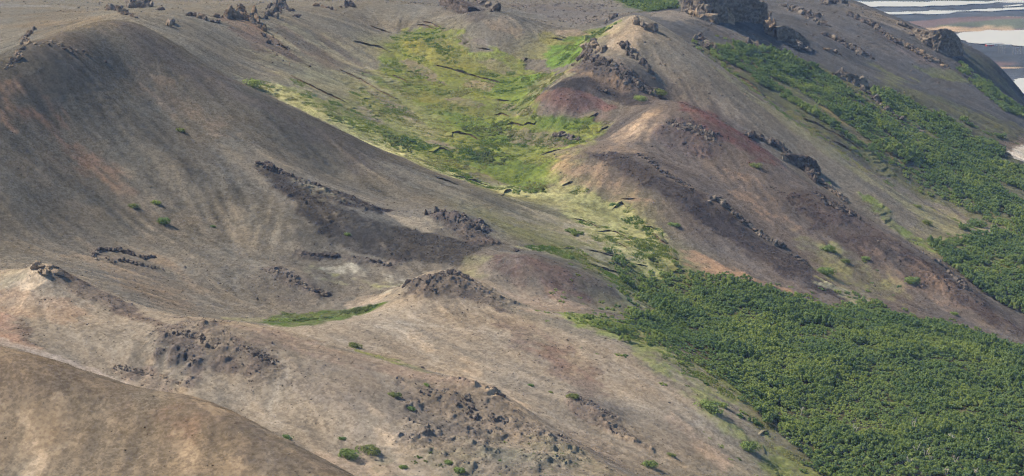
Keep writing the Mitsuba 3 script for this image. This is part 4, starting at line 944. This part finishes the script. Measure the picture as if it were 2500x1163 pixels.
scene['turf_material'] = {'type': 'twosided', 'bsdf': {'type': 'diffuse', 'reflectance': {'type': 'mesh_attribute', 'name': 'vertex_color'}}}
for line, hpx, lab in BANKS:
    L = LineString([[float(q) for q in w.split(',')] for w in line.split()])
    n = max(5, int(L.length / 4))
    w = ground([L.interpolate(i / n, True).coords[0] for i in range(n + 1)])
    r = np.random.default_rng(int(w[0, 1] * 10))
    H = hpx * w[:, 1].mean() / FOC * .85
    tx = np.gradient(w[:, :2], axis=0); tx /= np.linalg.norm(tx, axis=1, keepdims=True) + 1e-9
    out = np.stack([tx[:, 1], -tx[:, 0]], -1)
    out *= np.where((out[:, 1] > 0), -1, 1)[:, None]                  # the worn side faces downhill, towards the valley
    end = np.sin(np.linspace(.18, math.pi - .18, n + 1)) ** .5
    jag = np.clip(.95 + .8 * f2(np.arange(n + 1) / 5.3, w[:, 0] * .02, 6, 2) + r.uniform(-.12, .12, n + 1), .25, 1.4) * end
    sway = f2(w[:, 0] / 4, w[:, 1] / 4, 2, 3) * .5
    def ring(back, up):
        q = w.copy()
        q[:, :2] -= out * (np.asarray(back) + sway)[:, None]
        q[:, 2] += up
        return q
    back_z = lambda b: smooth_z(w[:, 0] - out[:, 0] * b, w[:, 1] - out[:, 1] * b) - smooth_z(w[:, 0], w[:, 1])
    rings_top = [ring(-.2 * H * jag, H * .80 * jag), ring(-.25 * H * jag, H * .95 * jag), ring(.6 * H + 0 * jag, back_z(.6 * H) * .9 + H * .8 * jag), ring(1.8 * H + 0 * jag, back_z(1.8 * H) + H * .3 * jag), ring(3.6 * H + 0 * jag, back_z(3.6 * H) - .9)]
    rings_face = [ring(-.25 * H * jag, H * .78 * jag), ring(.12 * H * jag, H * .35 * jag), ring(-.1 * H * jag, -.4 + 0 * jag)]

    def sheet(rings):
        v = np.vstack(rings); m_ = n + 1
        i = np.array([[a * m_ + b, a * m_ + b + 1, (a + 1) * m_ + b + 1, (a + 1) * m_ + b] for a in range(len(rings) - 1) for b in range(n)])
        return v, i
    k = key('turf_bank')
    labels[k] = {'label': lab, 'category': 'turf bank'}
    tv, tf = sheet(rings_top)
    zx, zy = slope_at(tv[:, 0], tv[:, 1])
    tc = ground_look(tv[:, 0], tv[:, 1], zx, zy)[0]
    scene[k + '__turf'] = mikit.ply((tv, tf), 'turf_material', smooth=True, color=tc)
    scene[k + '__soil_face'] = mikit.ply(sheet(rings_face), 'soil_material', smooth=50)

# ------------------------------------------------------------------ birch and willow: crowns of many small leaf sprays on stems
def leaf(name, c, trans=.2):
    scene[name] = {'type': 'principledthin', 'base_color': {'type': 'rgb', 'value': list(c)}, 'roughness': .6, 'spec_trans': 0.0, 'diff_trans': 2 * trans, 'eta': 1.4}


leaf('birch_leaf', (.20, .285, .105)); leaf('young_birch_leaf', (.265, .345, .115)); leaf('deep_birch_leaf', (.145, .23, .095)); leaf('willow_leaf', (.19, .235, .095))
leaf('grass_blade', (.20, .26, .08), .3); leaf('straw_blade', (.31, .32, .15), .3); leaf('lush_blade', (.13, .215, .06), .3)
scene['birch_bark'] = {'type': 'diffuse', 'reflectance': {'type': 'rgb', 'value': [.30, .27, .24]}}
scene['dead_wood'] = {'type': 'diffuse', 'reflectance': {'type': 'rgb', 'value': [.55, .52, .48]}}


def crown(r, w=2.5, h=2.4, sprays=150, size=.36, lobes=6):
    """Leaf sprays (small bent quads) on the outside of several lobes; light falls between them."""
    lc = np.stack([r.uniform(-.32, .32, lobes) * w, r.uniform(-.32, .32, lobes) * w, r.uniform(.42, .82, lobes) * h], -1)
    lc[0] = [0, 0, .72 * h]
    lr = r.uniform(.20, .30, lobes) * w
    k = r.integers(0, lobes, sprays)
    d = r.normal(size=(sprays, 3)); d[:, 2] = d[:, 2] * .8 + .35
    d /= np.linalg.norm(d, axis=1, keepdims=True)
    c = lc[k] + d * (lr[k] * r.uniform(.8, 1.06, sprays))[:, None]
    c[:, 2] = np.maximum(c[:, 2], .12 * h)
    nrm = d + .42 * r.normal(size=(sprays, 3)); nrm /= np.linalg.norm(nrm, axis=1, keepdims=True)
    a = np.cross(nrm, r.normal(size=(sprays, 3))); a /= np.linalg.norm(a, axis=1, keepdims=True)
    b = np.cross(nrm, a)
    s = (size * r.uniform(.6, 1.25, sprays))[:, None]
    v = np.stack([c - a * s, c - b * s * .55, c + a * s - nrm * s * .3, c + b * s * .6], 1).reshape(-1, 3)
    q = np.arange(sprays)[:, None] * 4
    return v, np.vstack([q + [0, 1, 2], q + [0, 2, 3]])


def tube(pts, rad, sides=5):
    pts = np.asarray(pts, float); rad = np.broadcast_to(rad, len(pts))
    t = np.gradient(pts, axis=0); t /= np.linalg.norm(t, axis=1, keepdims=True) + 1e-9
    ref = np.array([.31, .87, .38])
    a = np.cross(t, ref); a /= np.linalg.norm(a, axis=1, keepdims=True) + 1e-9
    b = np.cross(t, a)
    g = np.arange(sides) * 2 * math.pi / sides
    v = (pts[:, None] + rad[:, None, None] * (np.cos(g)[None, :, None] * a[:, None] + np.sin(g)[None, :, None] * b[:, None])).reshape(-1, 3)
    f = []
    for i in range(len(pts) - 1):
        for j in range(sides):
            p, q = i * sides + j, i * sides + (j + 1) % sides
            f += [[p, q, q + sides], [p, q + sides, p + sides]]
    return v, np.array(f)


def join(parts):
    o = np.cumsum([0] + [len(p[0]) for p in parts])
    return np.vstack([p[0] for p in parts]), np.vstack([p[1] + o[i] for i, p in enumerate(parts)])


def stems(r, w=2.5, h=2.4, n=4, rad=.055):
    out = []
    for i in range(n):
        a = r.uniform(0, 6.283)
        tip = np.array([math.cos(a) * .28 * w, math.sin(a) * .28 * w, r.uniform(.5, .75) * h])
        mid = tip * [.4, .4, .5] + r.normal(size=3) * .06 * w
        out.append(tube([[0, 0, -.3], mid, tip], [rad, rad * .7, rad * .3], 4))
    return join(out)


LEAVES = ['birch_leaf', 'young_birch_leaf', 'deep_birch_leaf', 'birch_leaf', 'deep_birch_leaf', 'birch_leaf']
for i, lf in enumerate(LEAVES):
    r = np.random.default_rng(100 + i)
    w, h = r.uniform(2.2, 2.9), r.uniform(2.0, 2.9)
    scene[f'birch_kind_{i}'] = {'type': 'shapegroup', 'crown': mikit.ply(crown(r, w, h, 190, .34, 7), lf), 'trunk': mikit.ply(stems(r, w, h), 'birch_bark')}
# patches of the thicket that reads as one mass: each patch a handful of shrubs
for i in range(6):
    r = np.random.default_rng(200 + i)
    parts = []
    for q in range(7):
        a = q * 1.047 + r.uniform(-.3, .3); d = 0 if q == 6 else r.uniform(1.6, 2.5)
        v, f = crown(r, r.uniform(1.5, 2.7), r.uniform(1.5, 3.6), 150, .31, 4)
        parts.append((v + [d * math.cos(a), d * math.sin(a), 0], f))
    scene[f'thicket_kind_{i}'] = {'type': 'shapegroup', 'crown': mikit.ply(join(parts), ['birch_leaf', 'deep_birch_leaf', 'deep_birch_leaf', 'young_birch_leaf', 'birch_leaf', 'birch_leaf'][i])}
for i in range(4):
    r = np.random.default_rng(300 + i)
    parts = []
    for q in range(9):
        a, d = r.uniform(0, 6.283), 2.3 * math.sqrt(r.random())
        v, f = crown(r, r.uniform(1.0, 1.9), r.uniform(.5, .9), 60, .3, 4)
        parts.append((v + [d * math.cos(a), d * math.sin(a), 0], f))
    scene[f'willow_kind_{i}'] = {'type': 'shapegroup', 'crown': mikit.ply(join(parts), ['willow_leaf', 'deep_birch_leaf', 'willow_leaf', 'young_birch_leaf'][i])}
for i, gm in enumerate(('grass_blade', 'straw_blade', 'lush_blade', 'grass_blade')):
    r = np.random.default_rng(400 + i)
    n = 170
    c = np.stack([r.uniform(-2.9, 2.9, n), r.uniform(-2.9, 2.9, n), 0 * np.arange(n)], -1)
    v, f = [], []
    for q in range(n):
        hgt = r.uniform(.16, .42)
        for b in range(4):
            a = r.uniform(0, 6.283); wv = np.array([math.cos(a), math.sin(a), 0]); ln = np.array([r.normal() * .14, r.normal() * .14, hgt])
            o = c[q] + np.r_[r.normal(size=2) * .12, -.05]
            f.append([len(v), len(v) + 1, len(v) + 2]); v += [o - wv * .13, o + wv * .13, o + ln]
    scene[f'grass_kind_{i}'] = {'type': 'shapegroup', 'blades': mikit.ply((np.array(v), np.array(f)), gm)}


def stand(kind, p, s, rz, tilt=True):
    """An instance on the ground, leaning with the slope when it is a whole patch."""
    M = T().translate([float(q) for q in p])
    if tilt:
        zx, zy = (float(q[0]) for q in slope_at(p[:1], p[1:2]))
        Z = np.array([-zx, -zy, 1.0]); Z /= np.linalg.norm(Z)
        X = np.cross([0, 1, 0], Z); X /= np.linalg.norm(X)
        B = np.eye(4); B[:3, 0], B[:3, 1], B[:3, 2] = X, np.cross(Z, X), Z
        M = M @ mi.ScalarTransform4f(B.tolist())
    return {'type': 'instance', 'group': {'type': 'ref', 'id': kind}, 'to_world': M.rotate([0, 0, 1], float(rz)).scale([float(q) for q in np.broadcast_to(s, 3)])}


def stuff(name, label, category, polys, gap, kinds, scale, seed, thin=0.0, near=None, cut=(), tilt=True, patch_noise=40.0, keep_in_view=True):
    r = np.random.default_rng(seed)
    q = np.vstack([scatter(p, gap, r) for p in polys])
    if cut:
        for c in cut:
            q = q[~contains_xy(c, q[:, 0], q[:, 1])]
    g = f2(q[:, 0] / patch_noise, q[:, 1] / patch_noise, 3, 3)
    q = q[(g + .8 * (r.random(len(q)) - .5)) > thin]
    z = land_z(q[:, 0], q[:, 1])
    p = np.c_[q, z]
    if keep_in_view:
        u, v = px(p).T
        p = p[(u > -90) & (u < PW + 90) & (v < PH + 130) & (v > -120)]
    tone = f2(p[:, 0] / 22, p[:, 1] / 22, 7, 3) + .9 * (r.random(len(p)) - .5)
    hgt = f2(p[:, 0] / 13, p[:, 1] / 13, 9, 3) * 1.6
    order = np.clip(((tone + .6) / 1.2 * len(kinds)).astype(int), 0, len(kinds) - 1)
    labels[name] = {'label': label, 'category': category, 'kind': 'stuff'}
    start = 0
    while f'{name}__{start + 1:04d}' in scene:
        start += 1
    for i in range(len(p)):
        k_ = r.uniform(*scale) * (1 + .25 * hgt[i])
        scene[f'{name}__{start + i + 1:04d}'] = stand(kinds[order[i]], p[i] - [0, 0, .12], (k_, k_, k_ * (1 + .3 * hgt[i])), r.uniform(0, 360), tilt)
    return len(p)


TH = [f'thicket_kind_{i}' for i in (2, 4, 1, 0, 5, 2, 4, 0, 5, 3)]
WI = [f'willow_kind_{i}' for i in (1, 0, 2, 3)]
MAIN = zone('1640,672 1700,679 1760,694 1800,690 1870,704 1930,729 1990,746 2040,752 2100,740 2140,750 2220,780 2330,806 2420,828 2500,850 2620,880 2620,1260 2200,1260 2000,1163 1985,1140 1915,1070 1880,1030 1840,990 1780,940 1700,885 1620,852 1540,795 1600,765 1590,722')
FAR1 = zone('1790,106 1860,124 1930,146 2000,176 2050,206 2100,240 2150,275 2230,325 2320,378 2420,440 2500,500 2600,540 2600,600 2500,578 2400,535 2300,482 2250,452 2150,392 2000,294 1900,232 1810,182 1745,141 1728,118')
FAR2 = zone('2130,228 2200,240 2300,278 2400,318 2480,350 2560,380 2560,480 2500,470 2400,425 2300,372 2220,320 2160,272')
FAR3 = zone('2265,596 2350,576 2450,575 2500,592 2600,620 2600,800 2500,765 2435,738 2370,694 2310,645')
FAR4 = zone('2345,155 2400,195 2470,248 2500,275 2500,292 2450,272 2370,205 2335,168')
FAR5 = zone('1515,0 1640,0 1652,22 1585,30 1535,14')
GAP1 = [zone('1860,178 1950,222 2040,282 2130,352 2100,348 2010,284 1920,226'), zone('1750,146 1800,163 1850,200 1820,192'), zone('2120,296 2190,345 2250,392 2180,352')]
GAP2 = [zone('2430,338 2480,335 2560,315 2560,420 2480,408 2450,396'), zone('2180,284 2260,322 2340,368 2250,330'), zone('2280,270 2360,304 2460,352 2380,328')]
r = np.random.default_rng(21)
spots = scatter(MAIN, 1.85, r, 1.0)
spots = np.c_[spots, land_z(spots[:, 0], spots[:, 1])]
uu, vv = px(spots).T
seen = (uu > 1500) & (uu < 2490) & (vv < PH + 4)
first = np.argsort(np.where(seen, spots[:, 1], 1e9))[:300]
cutoff = spots[first, 1].max()
for n, i in enumerate(first):
    k = key('birch_shrub')
    scene[k] = stand(f'birch_kind_{r.integers(0, 6)}', spots[i] - [0, 0, .15], r.uniform(.62, 1.0), r.uniform(0, 360), False)
    labels[k] = {'label': 'green birch shrub at the near bottom right end of the closed thicket', 'category': 'birch', 'group': 'nearest birch shrubs of the thicket'}
from shapely.geometry import box as shp_box
rest = [MAIN.intersection(shp_box(-500, cutoff + .8, 900, 3000)), MAIN.intersection(shp_box(-500, 0, 900, cutoff + .8)).difference(zone('1900,1010 2490,1010 2499,1167 1900,1167').buffer(1))]
stuff('birch_thicket', 'closed green birch thicket filling the lower right of the valley', 'thicket', [p for p in rest if not p.is_empty], 3.05, TH, (.6, .92), 31, thin=-2)
stuff('willow_scrub', 'loose low willow scrub along the thicket edge and in hollows of the meadow', 'scrub', [MAIN.buffer(5).difference(MAIN)], 4.2, [TH[3], TH[9], WI[1], TH[4]], (.45, .8), 41, thin=-.3, patch_noise=12)
stuff('willow_scrub', 'loose low willow scrub along the thicket edge and in hollows of the meadow', 'scrub', [MAIN.buffer(16).difference(MAIN.buffer(5))], 5.5, [WI[1], TH[9], WI[3], WI[0]], (.38, .68), 42, thin=-.3, patch_noise=12)
stuff('willow_scrub', 'loose low willow scrub along the thicket edge and in hollows of the meadow', 'scrub', [MAIN.buffer(34).difference(MAIN.buffer(16)).intersection(shp_box(-100, 500, 110, 900))], 6.5, WI, (.28, .5), 44, thin=.1, patch_noise=14)
stuff('willow_scrub', 'loose low willow scrub along the thicket edge and in hollows of the meadow', 'scrub', [FAR1.buffer(9).difference(FAR1), FAR2.buffer(9).difference(FAR2)], 5, [WI[1], TH[9], WI[0]], (.4, .7), 43, thin=.0, patch_noise=16)
stuff('far_thicket', 'green birch thickets running down the far right slope', 'thicket', [FAR1, FAR2, FAR3, FAR4, FAR5], 3.2, TH, (.6, .95), 32, thin=-.8, cut=GAP1 + GAP2)
# looser scrub along the thicket's edge and in the meadow
EDGE = [zone(o) for o in ('1470,600 1540,640 1640,690 1600,740 1540,700 1500,660', '1380,765 1480,770 1560,790 1600,850 1500,815 1430,795','1385,762 1480,772 1560,800 1640,850 1600,848 1540,828 1440,790', '1590,880 1700,890 1800,985 1860,1040 1880,1000 1780,930 1700,870', '1500,640 1560,690 1590,770 1540,790 1520,720', '1640,665 1700,672 1640,700 1600,690',
                            '2060,735 2110,700 2170,740 2240,775 2140,750', '2190,560 2300,570 2390,545 2300,600')]
stuff('willow_scrub', 'loose low willow scrub along the thicket edge and in hollows of the meadow', 'scrub', EDGE, 4.4, [TH[3], WI[1], WI[0], TH[9], WI[3]], (.45, .75), 33, thin=-.25)
MEAD = [zone(o) for o in ('1085,272 1160,285 1240,312 1250,345 1180,345 1115,305', '1140,372 1235,376 1270,395 1200,405 1150,395', '800,280 850,288 880,310 830,308', '905,318 960,325 1020,345 1000,358 940,345', '955,345 1030,360 1020,380 960,365',
                            '640,786 700,767 850,759 932,745 900,765 800,785', '1405,92 1480,72 1525,48 1500,70 1440,98', '1240,455 1330,462 1340,475 1250,475', '990,165 1040,180 1100,210 1060,205 1000,185', '1380,560 1420,570 1400,580', '1940,170 2040,230 2010,225')]
stuff('willow_scrub', 'loose low willow scrub along the thicket edge and in hollows of the meadow', 'scrub', MEAD, 3.1, WI, (.5, .85), 34, thin=-.6)
stuff('willow_scrub', 'loose low willow scrub along the thicket edge and in hollows of the meadow', 'scrub', [zone('1480,930 1620,900 1720,960 1860,1080 1960,1163 1700,1163 1600,1060'), zone('1990,590 2080,620 2180,680 2230,725 2120,725 2010,660')], 8.5, WI, (.3, .6), 36, thin=.05)
stuff('willow_scrub', 'loose low willow scrub along the thicket edge and in hollows of the meadow', 'scrub', [zone('1020,1095 1200,1075 1400,1090 1500,1163 1000,1163'), zone('880,856 960,874 1010,890 1055,910 1030,906 960,884 900,868')], 5.0, WI, (.16, .34), 38, thin=.12, patch_noise=12)
# grass
GR = [zone(o) for o in ('960,85 1060,62 1150,97 1280,162 1370,184 1310,240 1330,290 1480,300 1480,320 1420,345 1330,368 1385,440 1290,472 1180,460 1060,402 960,332 860,300 820,250 930,190',
                        '600,205 700,246 860,325 1060,420 1200,464 1180,455 1000,345 820,245 720,195', '1385,447 1500,484 1600,560 1640,630 1640,683 1580,680 1480,600 1400,530', '1285,602 1400,606 1520,680 1620,735 1560,733 1450,655',
                        '1345,130 1420,90 1420,150 1360,160', '1450,785 1560,832 1640,872 1720,950 1800,1030 1860,1090 1880,1163 1990,1163 1900,1085 1860,1000 1760,905 1640,860 1540,815', '2230,492 2400,564 2430,600 2300,598 2240,547', '1745,150 1900,272 2100,410 2300,537 2290,530 2100,395 1900,255')]
stuff('grass', 'yellow green grass and moss tufts covering the valley meadow and its edges', 'grass', GR, 5.0, ['grass_kind_2', 'grass_kind_0', 'grass_kind_3', 'grass_kind_1'], (.8, 1.15), 35, thin=-.45)

# ------------------------------------------------------------------ single bushes and cushions one can point to (u, v, width in px, kind, label)
BUSHES = [
 (380, 497, 26, 'young_birch_leaf', 'small bright green cushion alone on the lower brown hill'), (396, 545, 34, 'deep_birch_leaf', 'dark green mat on the lower brown hill, below the bright cushion'), (326, 506, 26, 'willow_leaf', 'flat olive mat left of the bright green cushion'),
 (440, 320, 24, 'willow_leaf', 'olive mat high on the big brown hill'), (518, 553, 14, 'deep_birch_leaf', 'small dark mat right of the dark green mat'), (615, 213, 44, 'young_birch_leaf', 'bright green bush peeping over the crest of the brown hill'),
 (864, 848, 34, 'willow_leaf', 'flat olive cushion on the rim left of the green gully line'), (964, 968, 30, 'willow_leaf', 'olive cushion left of the nearest rocky knoll'), (1002, 998, 24, 'deep_birch_leaf', 'dark green cushion at the left foot of the nearest rocky knoll'),
 (1040, 942, 18, 'birch_leaf', 'small green tuft above the rim of the nearest rocky knoll'), (702, 1069, 24, 'deep_birch_leaf', 'small dark green cushion beside the crest of the foreground hill'), (902, 1104, 56, 'willow_leaf', 'broad olive mat at the bottom edge left of the nearest rocky knoll'),
 (850, 1118, 48, 'birch_leaf', 'green mat just left of the broad olive mat at the bottom'), (986, 1144, 22, 'birch_leaf', 'small green cushion at the bottom edge, right of the broad olive mat'), (1094, 1131, 26, 'birch_leaf', 'round green cushion at the bottom edge under the nearest rocky knoll'),
 (1118, 1152, 30, 'birch_leaf', 'green cushion at the very bottom edge, right below the round one'), (836, 1071, 18, 'deep_birch_leaf', 'small dark cushion on pale soil above the green mat'), (1296, 940, 16, 'deep_birch_leaf', 'small dark green cushion on the pale soil right of the nearest rocky knoll'),
 (1398, 974, 30, 'willow_leaf', 'olive mat at the head of the grey rubble ridge'), (1733, 1005, 62, 'birch_leaf', 'large green bush standing clear of the thicket at its lower left edge'), (1828, 1100, 50, 'birch_leaf', 'green bush below the notch at the lower left edge of the thicket'),
 (1762, 990, 30, 'young_birch_leaf', 'light green bush just right of the large clear standing bush'), (1585, 1140, 34, 'birch_leaf', 'green bush at the bottom edge among grey rubble'), (1640, 1115, 24, 'willow_leaf', 'small olive bush near the bottom edge, right of the green one among rubble'),
 (1345, 958, 14, 'willow_leaf', 'tiny olive tuft on the gravel right of the knoll'), (2385, 552, 44, 'deep_birch_leaf', 'dark bush on the mossy slope before the far thicket'), (2238, 505, 20, 'willow_leaf', 'small bush on the pale slope before the far thicket'),
 (2262, 545, 28, 'willow_leaf', 'olive bush on the mossy slope, below the small bush'), (2026, 615, 34, 'birch_leaf', 'green bush on the lichen slope of the red hill'), (2060, 640, 24, 'willow_leaf', 'small bush right below the green bush on the lichen slope'),
 (2112, 634, 22, 'birch_leaf', 'small green bush right of the bushes on the lichen slope'), (2222, 690, 38, 'birch_leaf', 'green bush in the dark soil low on the red hill'), (2330, 768, 20, 'birch_leaf', 'small green bush near the lower end of the red hill'),
 (2016, 672, 40, 'birch_leaf', 'bush at the lower end of the dark spur, before the thicket'), (1645, 552, 26, 'birch_leaf', 'small green patch on the tan slope of the spur'), (850, 575, 18, 'birch_leaf', 'small green cushion in the dark lava face'),
 (1845, 408, 30, 'willow_leaf', 'pale green mat on the purple face of the red hill'), (2016, 450, 22, 'deep_birch_leaf', 'dark bush under the black cliff'), (1388, 632, 28, 'birch_leaf', 'green mat on the pale grass behind the purple dome'),
 (1605, 232, 40, 'willow_leaf', 'green bush in the notch behind the dark dome'), (1563, 245, 30, 'young_birch_leaf', 'yellow green bush left of the notch behind the dark dome'), (1500, 505, 24, 'deep_birch_leaf', 'dark bush in the deep shadowed bank of the mossy stream'),
]
from collections import defaultdict
BK = {}
for i, (u, v, wpx, lf, lab) in enumerate(BUSHES):
    p = ground([[u, v]])[0]
    w = wpx * p[1] / FOC
    low = lf == 'willow_leaf' or wpx < 30
    r = np.random.default_rng(500 + i)
    m_ = crown(r, w, w * (.10 if low else .34), int(np.clip(200 * w, 200, 900)), .10 + .035 * w, 12)
    m_[0][:, 0] *= 1.25; m_[0][:, 1] *= .8; m_[0][:, 2] -= .2 * w * (.10 if low else .34)
    k = key('bush')
    labels[k] = {'label': lab, 'category': 'bush'}
    M = T().translate([float(q) for q in p]).rotate([0, 0, 1], -38.0 + float(r.uniform(-15, 15)))
    scene[k + '__foliage'] = {**mikit.ply(m_, lf), 'to_world': M}
    scene[k + '__stem'] = {**mikit.ply(stems(r, w, w * (.10 if low else .34), 5, .03), 'birch_bark'), 'to_world': M}

# ------------------------------------------------------------------ bleached dead birches sticking out of the thicket
DEAD = [(2238, 1102, 3.2, 'bleached forked dead birch in the middle of the thicket near the bottom'), (2258, 1106, 3.0, 'bleached dead birch just right of the forked one'), (2272, 1116, 2.2, 'short pale dead stems right of the two bleached birches'),
        (2330, 1128, 2.6, 'slanting pale dead branch in the lower right thicket'), (2312, 1152, 2.4, 'pale dead twigs near the bottom edge of the thicket'), (2230, 1040, 3.0, 'single white leaning dead stem in the dark gap of the thicket'), (2088, 1048, 2.2, 'pale dead twigs at the left part of the thicket'),
        (1955, 1000, 2.4, 'thin white bent stem near the left edge of the thicket'), (2322, 1072, 2.4, 'faint grey dead branch in the right part of the thicket'), (2222, 1124, 2.0, 'small white stem below the forked dead birch'), (2410, 1080, 2.4, 'pale dead twigs close to the right edge of the thicket'), (2380, 1152, 2.2, 'long pale lying branch at the bottom right of the thicket')]
for i, (u, v, h, lab) in enumerate(DEAD):
    r = np.random.default_rng(700 + i)
    p = ground([[u, v + 16]])[0]; h *= 1.35
    k = key('dead_birch')
    labels[k] = {'label': lab, 'category': 'dead tree'}
    parts = []
    lean = r.normal(size=2) * .5
    for b in range(r.integers(2, 4)):
        a = r.uniform(0, 6.283)
        tip = np.array([math.cos(a) * r.uniform(.4, 1.2) + lean[0], math.sin(a) * .8 + lean[1], h * r.uniform(.95, 1.25)])
        mid = tip * [.35, .35, .55] + np.r_[r.normal(size=2) * .15, 0]
        parts.append([tube([[0, 0, -.2], mid, tip], [.15, .12, .06], 5)])
        for t in range(3):
            s0 = mid + (tip - mid) * r.uniform(.1, .8)
            e = s0 + np.array([r.normal() * .5, r.normal() * .5, r.uniform(.15, .7)])
            parts[-1].append(tube([s0, (s0 + e) / 2 + r.normal(size=3) * .05, e], [.08, .06, .04], 4))
    for b, q in enumerate(parts):
        scene[f'{k}__branch' + (f'_{b:03d}' if b else '')] = {**mikit.ply(join(q), 'dead_wood'), 'to_world': T().translate([float(x) for x in p])}

# ------------------------------------------------------------------ sheds and power poles on the plain
scene['red_paint'] = mat(base_color={'type': 'rgb', 'value': [.42, .07, .06]}, roughness=.6)
scene['white_paint'] = mat(base_color={'type': 'rgb', 'value': [.75, .76, .78]}, roughness=.6)
scene['grey_roof'] = mat(base_color={'type': 'rgb', 'value': [.30, .33, .38]}, roughness=.5)
scene['pole_wood'] = mat(base_color={'type': 'rgb', 'value': [.42, .38, .33]})


def shed(u, v, L_, W_, H_, paint, lab, rz):
    p = flat_at(u, v, ZL - .5)
    p[2] = plain_z(p[:1], p[1:2])[0] + ZL - 1.4
    M = T().translate([float(q) for q in p]).rotate([0, 0, 1], rz)
    k = key('shed')
    labels[k] = {'label': lab, 'category': 'building'}
    wall = trimesh.creation.extrude_polygon(Polygon([(-W_ / 2, 0), (W_ / 2, 0), (W_ / 2, H_), (0, H_ + W_ * .22), (-W_ / 2, H_)]), L_, engine='earcut')
    R = np.eye(4); R[:3, :3] = [[0, 0, 1], [1, 0, 0], [0, 1, 0]]
    wall.apply_transform(R); wall.apply_translation([-L_ / 2, 0, 0])
    scene[k + '__wall'] = {**mikit.ply(wall, paint), 'to_world': M}
    rf = []
    for s in (-1, 1):
        b = trimesh.creation.box([L_ + .8, math.hypot(W_ / 2, W_ * .22) + .5, .18])
        b.apply_transform(trimesh.transformations.rotation_matrix(-s * math.atan2(W_ * .22, W_ / 2), [1, 0, 0])); b.apply_translation([0, s * (W_ / 4 + .1), H_ + W_ * .11 + .1]); rf.append(b)
    scene[k + '__roof'] = {**mikit.ply(trimesh.util.concatenate(rf), 'grey_roof'), 'to_world': M}
    for j in range(3):
        b = trimesh.creation.box([1.2, .12, 1.1]); b.apply_translation([(j - 1) * L_ * .28, -W_ / 2 - .03, H_ * .55])
        scene[k + '__window' + (f'_{j:03d}' if j else '')] = {**mikit.ply(b, 'grey_roof'), 'to_world': M}


shed(2416, 113, 11, 6, 3.4, 'red_paint', 'tiny red shed on the plain below the pale lake', 12)
shed(2434, 111, 12, 6, 3.2, 'white_paint', 'tiny white shed right of the red shed on the plain', 8)
shed(2456, 112, 16, 5, 2.2, 'white_paint', 'long low pale shed right of the white shed on the plain', 4)
for u, v, h, lab in ((2440, 129, 13, 'leftmost frame pole of the power line on the plain'), (2450, 131, 14, 'second frame pole of the power line from the left'), (2476, 138, 15, 'third frame pole of the power line from the left'), (2488, 137, 15, 'rightmost frame pole of the power line on the plain')):
    p = flat_at(u, v, ZL - .5); p[2] = max(plain_z(p[:1], p[1:2])[0] + ZL - 1.2, -99)
    k = key('power_pole')
    labels[k] = {'label': lab, 'category': 'power pole'}
    M = T().translate([float(q) for q in p]).rotate([0, 0, 1], 25)
    for j, s in enumerate((-1, 1)):
        scene[k + '__leg' + ('_001' if j else '')] = {**mikit.ply(tube([[s * 2.4, 0, -1], [s * 1.9, 0, h]], [.2, .15], 6), 'pole_wood'), 'to_world': M}
    scene[k + '__crossarm'] = {**mikit.ply(tube([[-4.5, 0, h * .93], [4.5, 0, h * .93]], [.2, .2], 6), 'pole_wood'), 'to_world': M}

# ------------------------------------------------------------------ the air: thin haze
HAZE = True
if HAZE:
    scene['air'] = {'type': 'homogeneous', 'albedo': {'type': 'rgb', 'value': [.95, .95, .95]}, 'sigma_t': {'type': 'rgb', 'value': [.000022, .000036, .00007]}}
    scene['haze'] = {'type': 'cube', 'bsdf': {'type': 'null'}, 'interior': {'type': 'ref', 'id': 'air'}, 'to_world': T().translate([0, 7000, 130]).scale([9000, 8000, 160])}
    scene['camera']['medium'] = {'type': 'ref', 'id': 'air'}
    labels['haze'] = {'label': 'thin blue haze filling the air over the valley', 'category': 'haze', 'kind': 'stuff'}
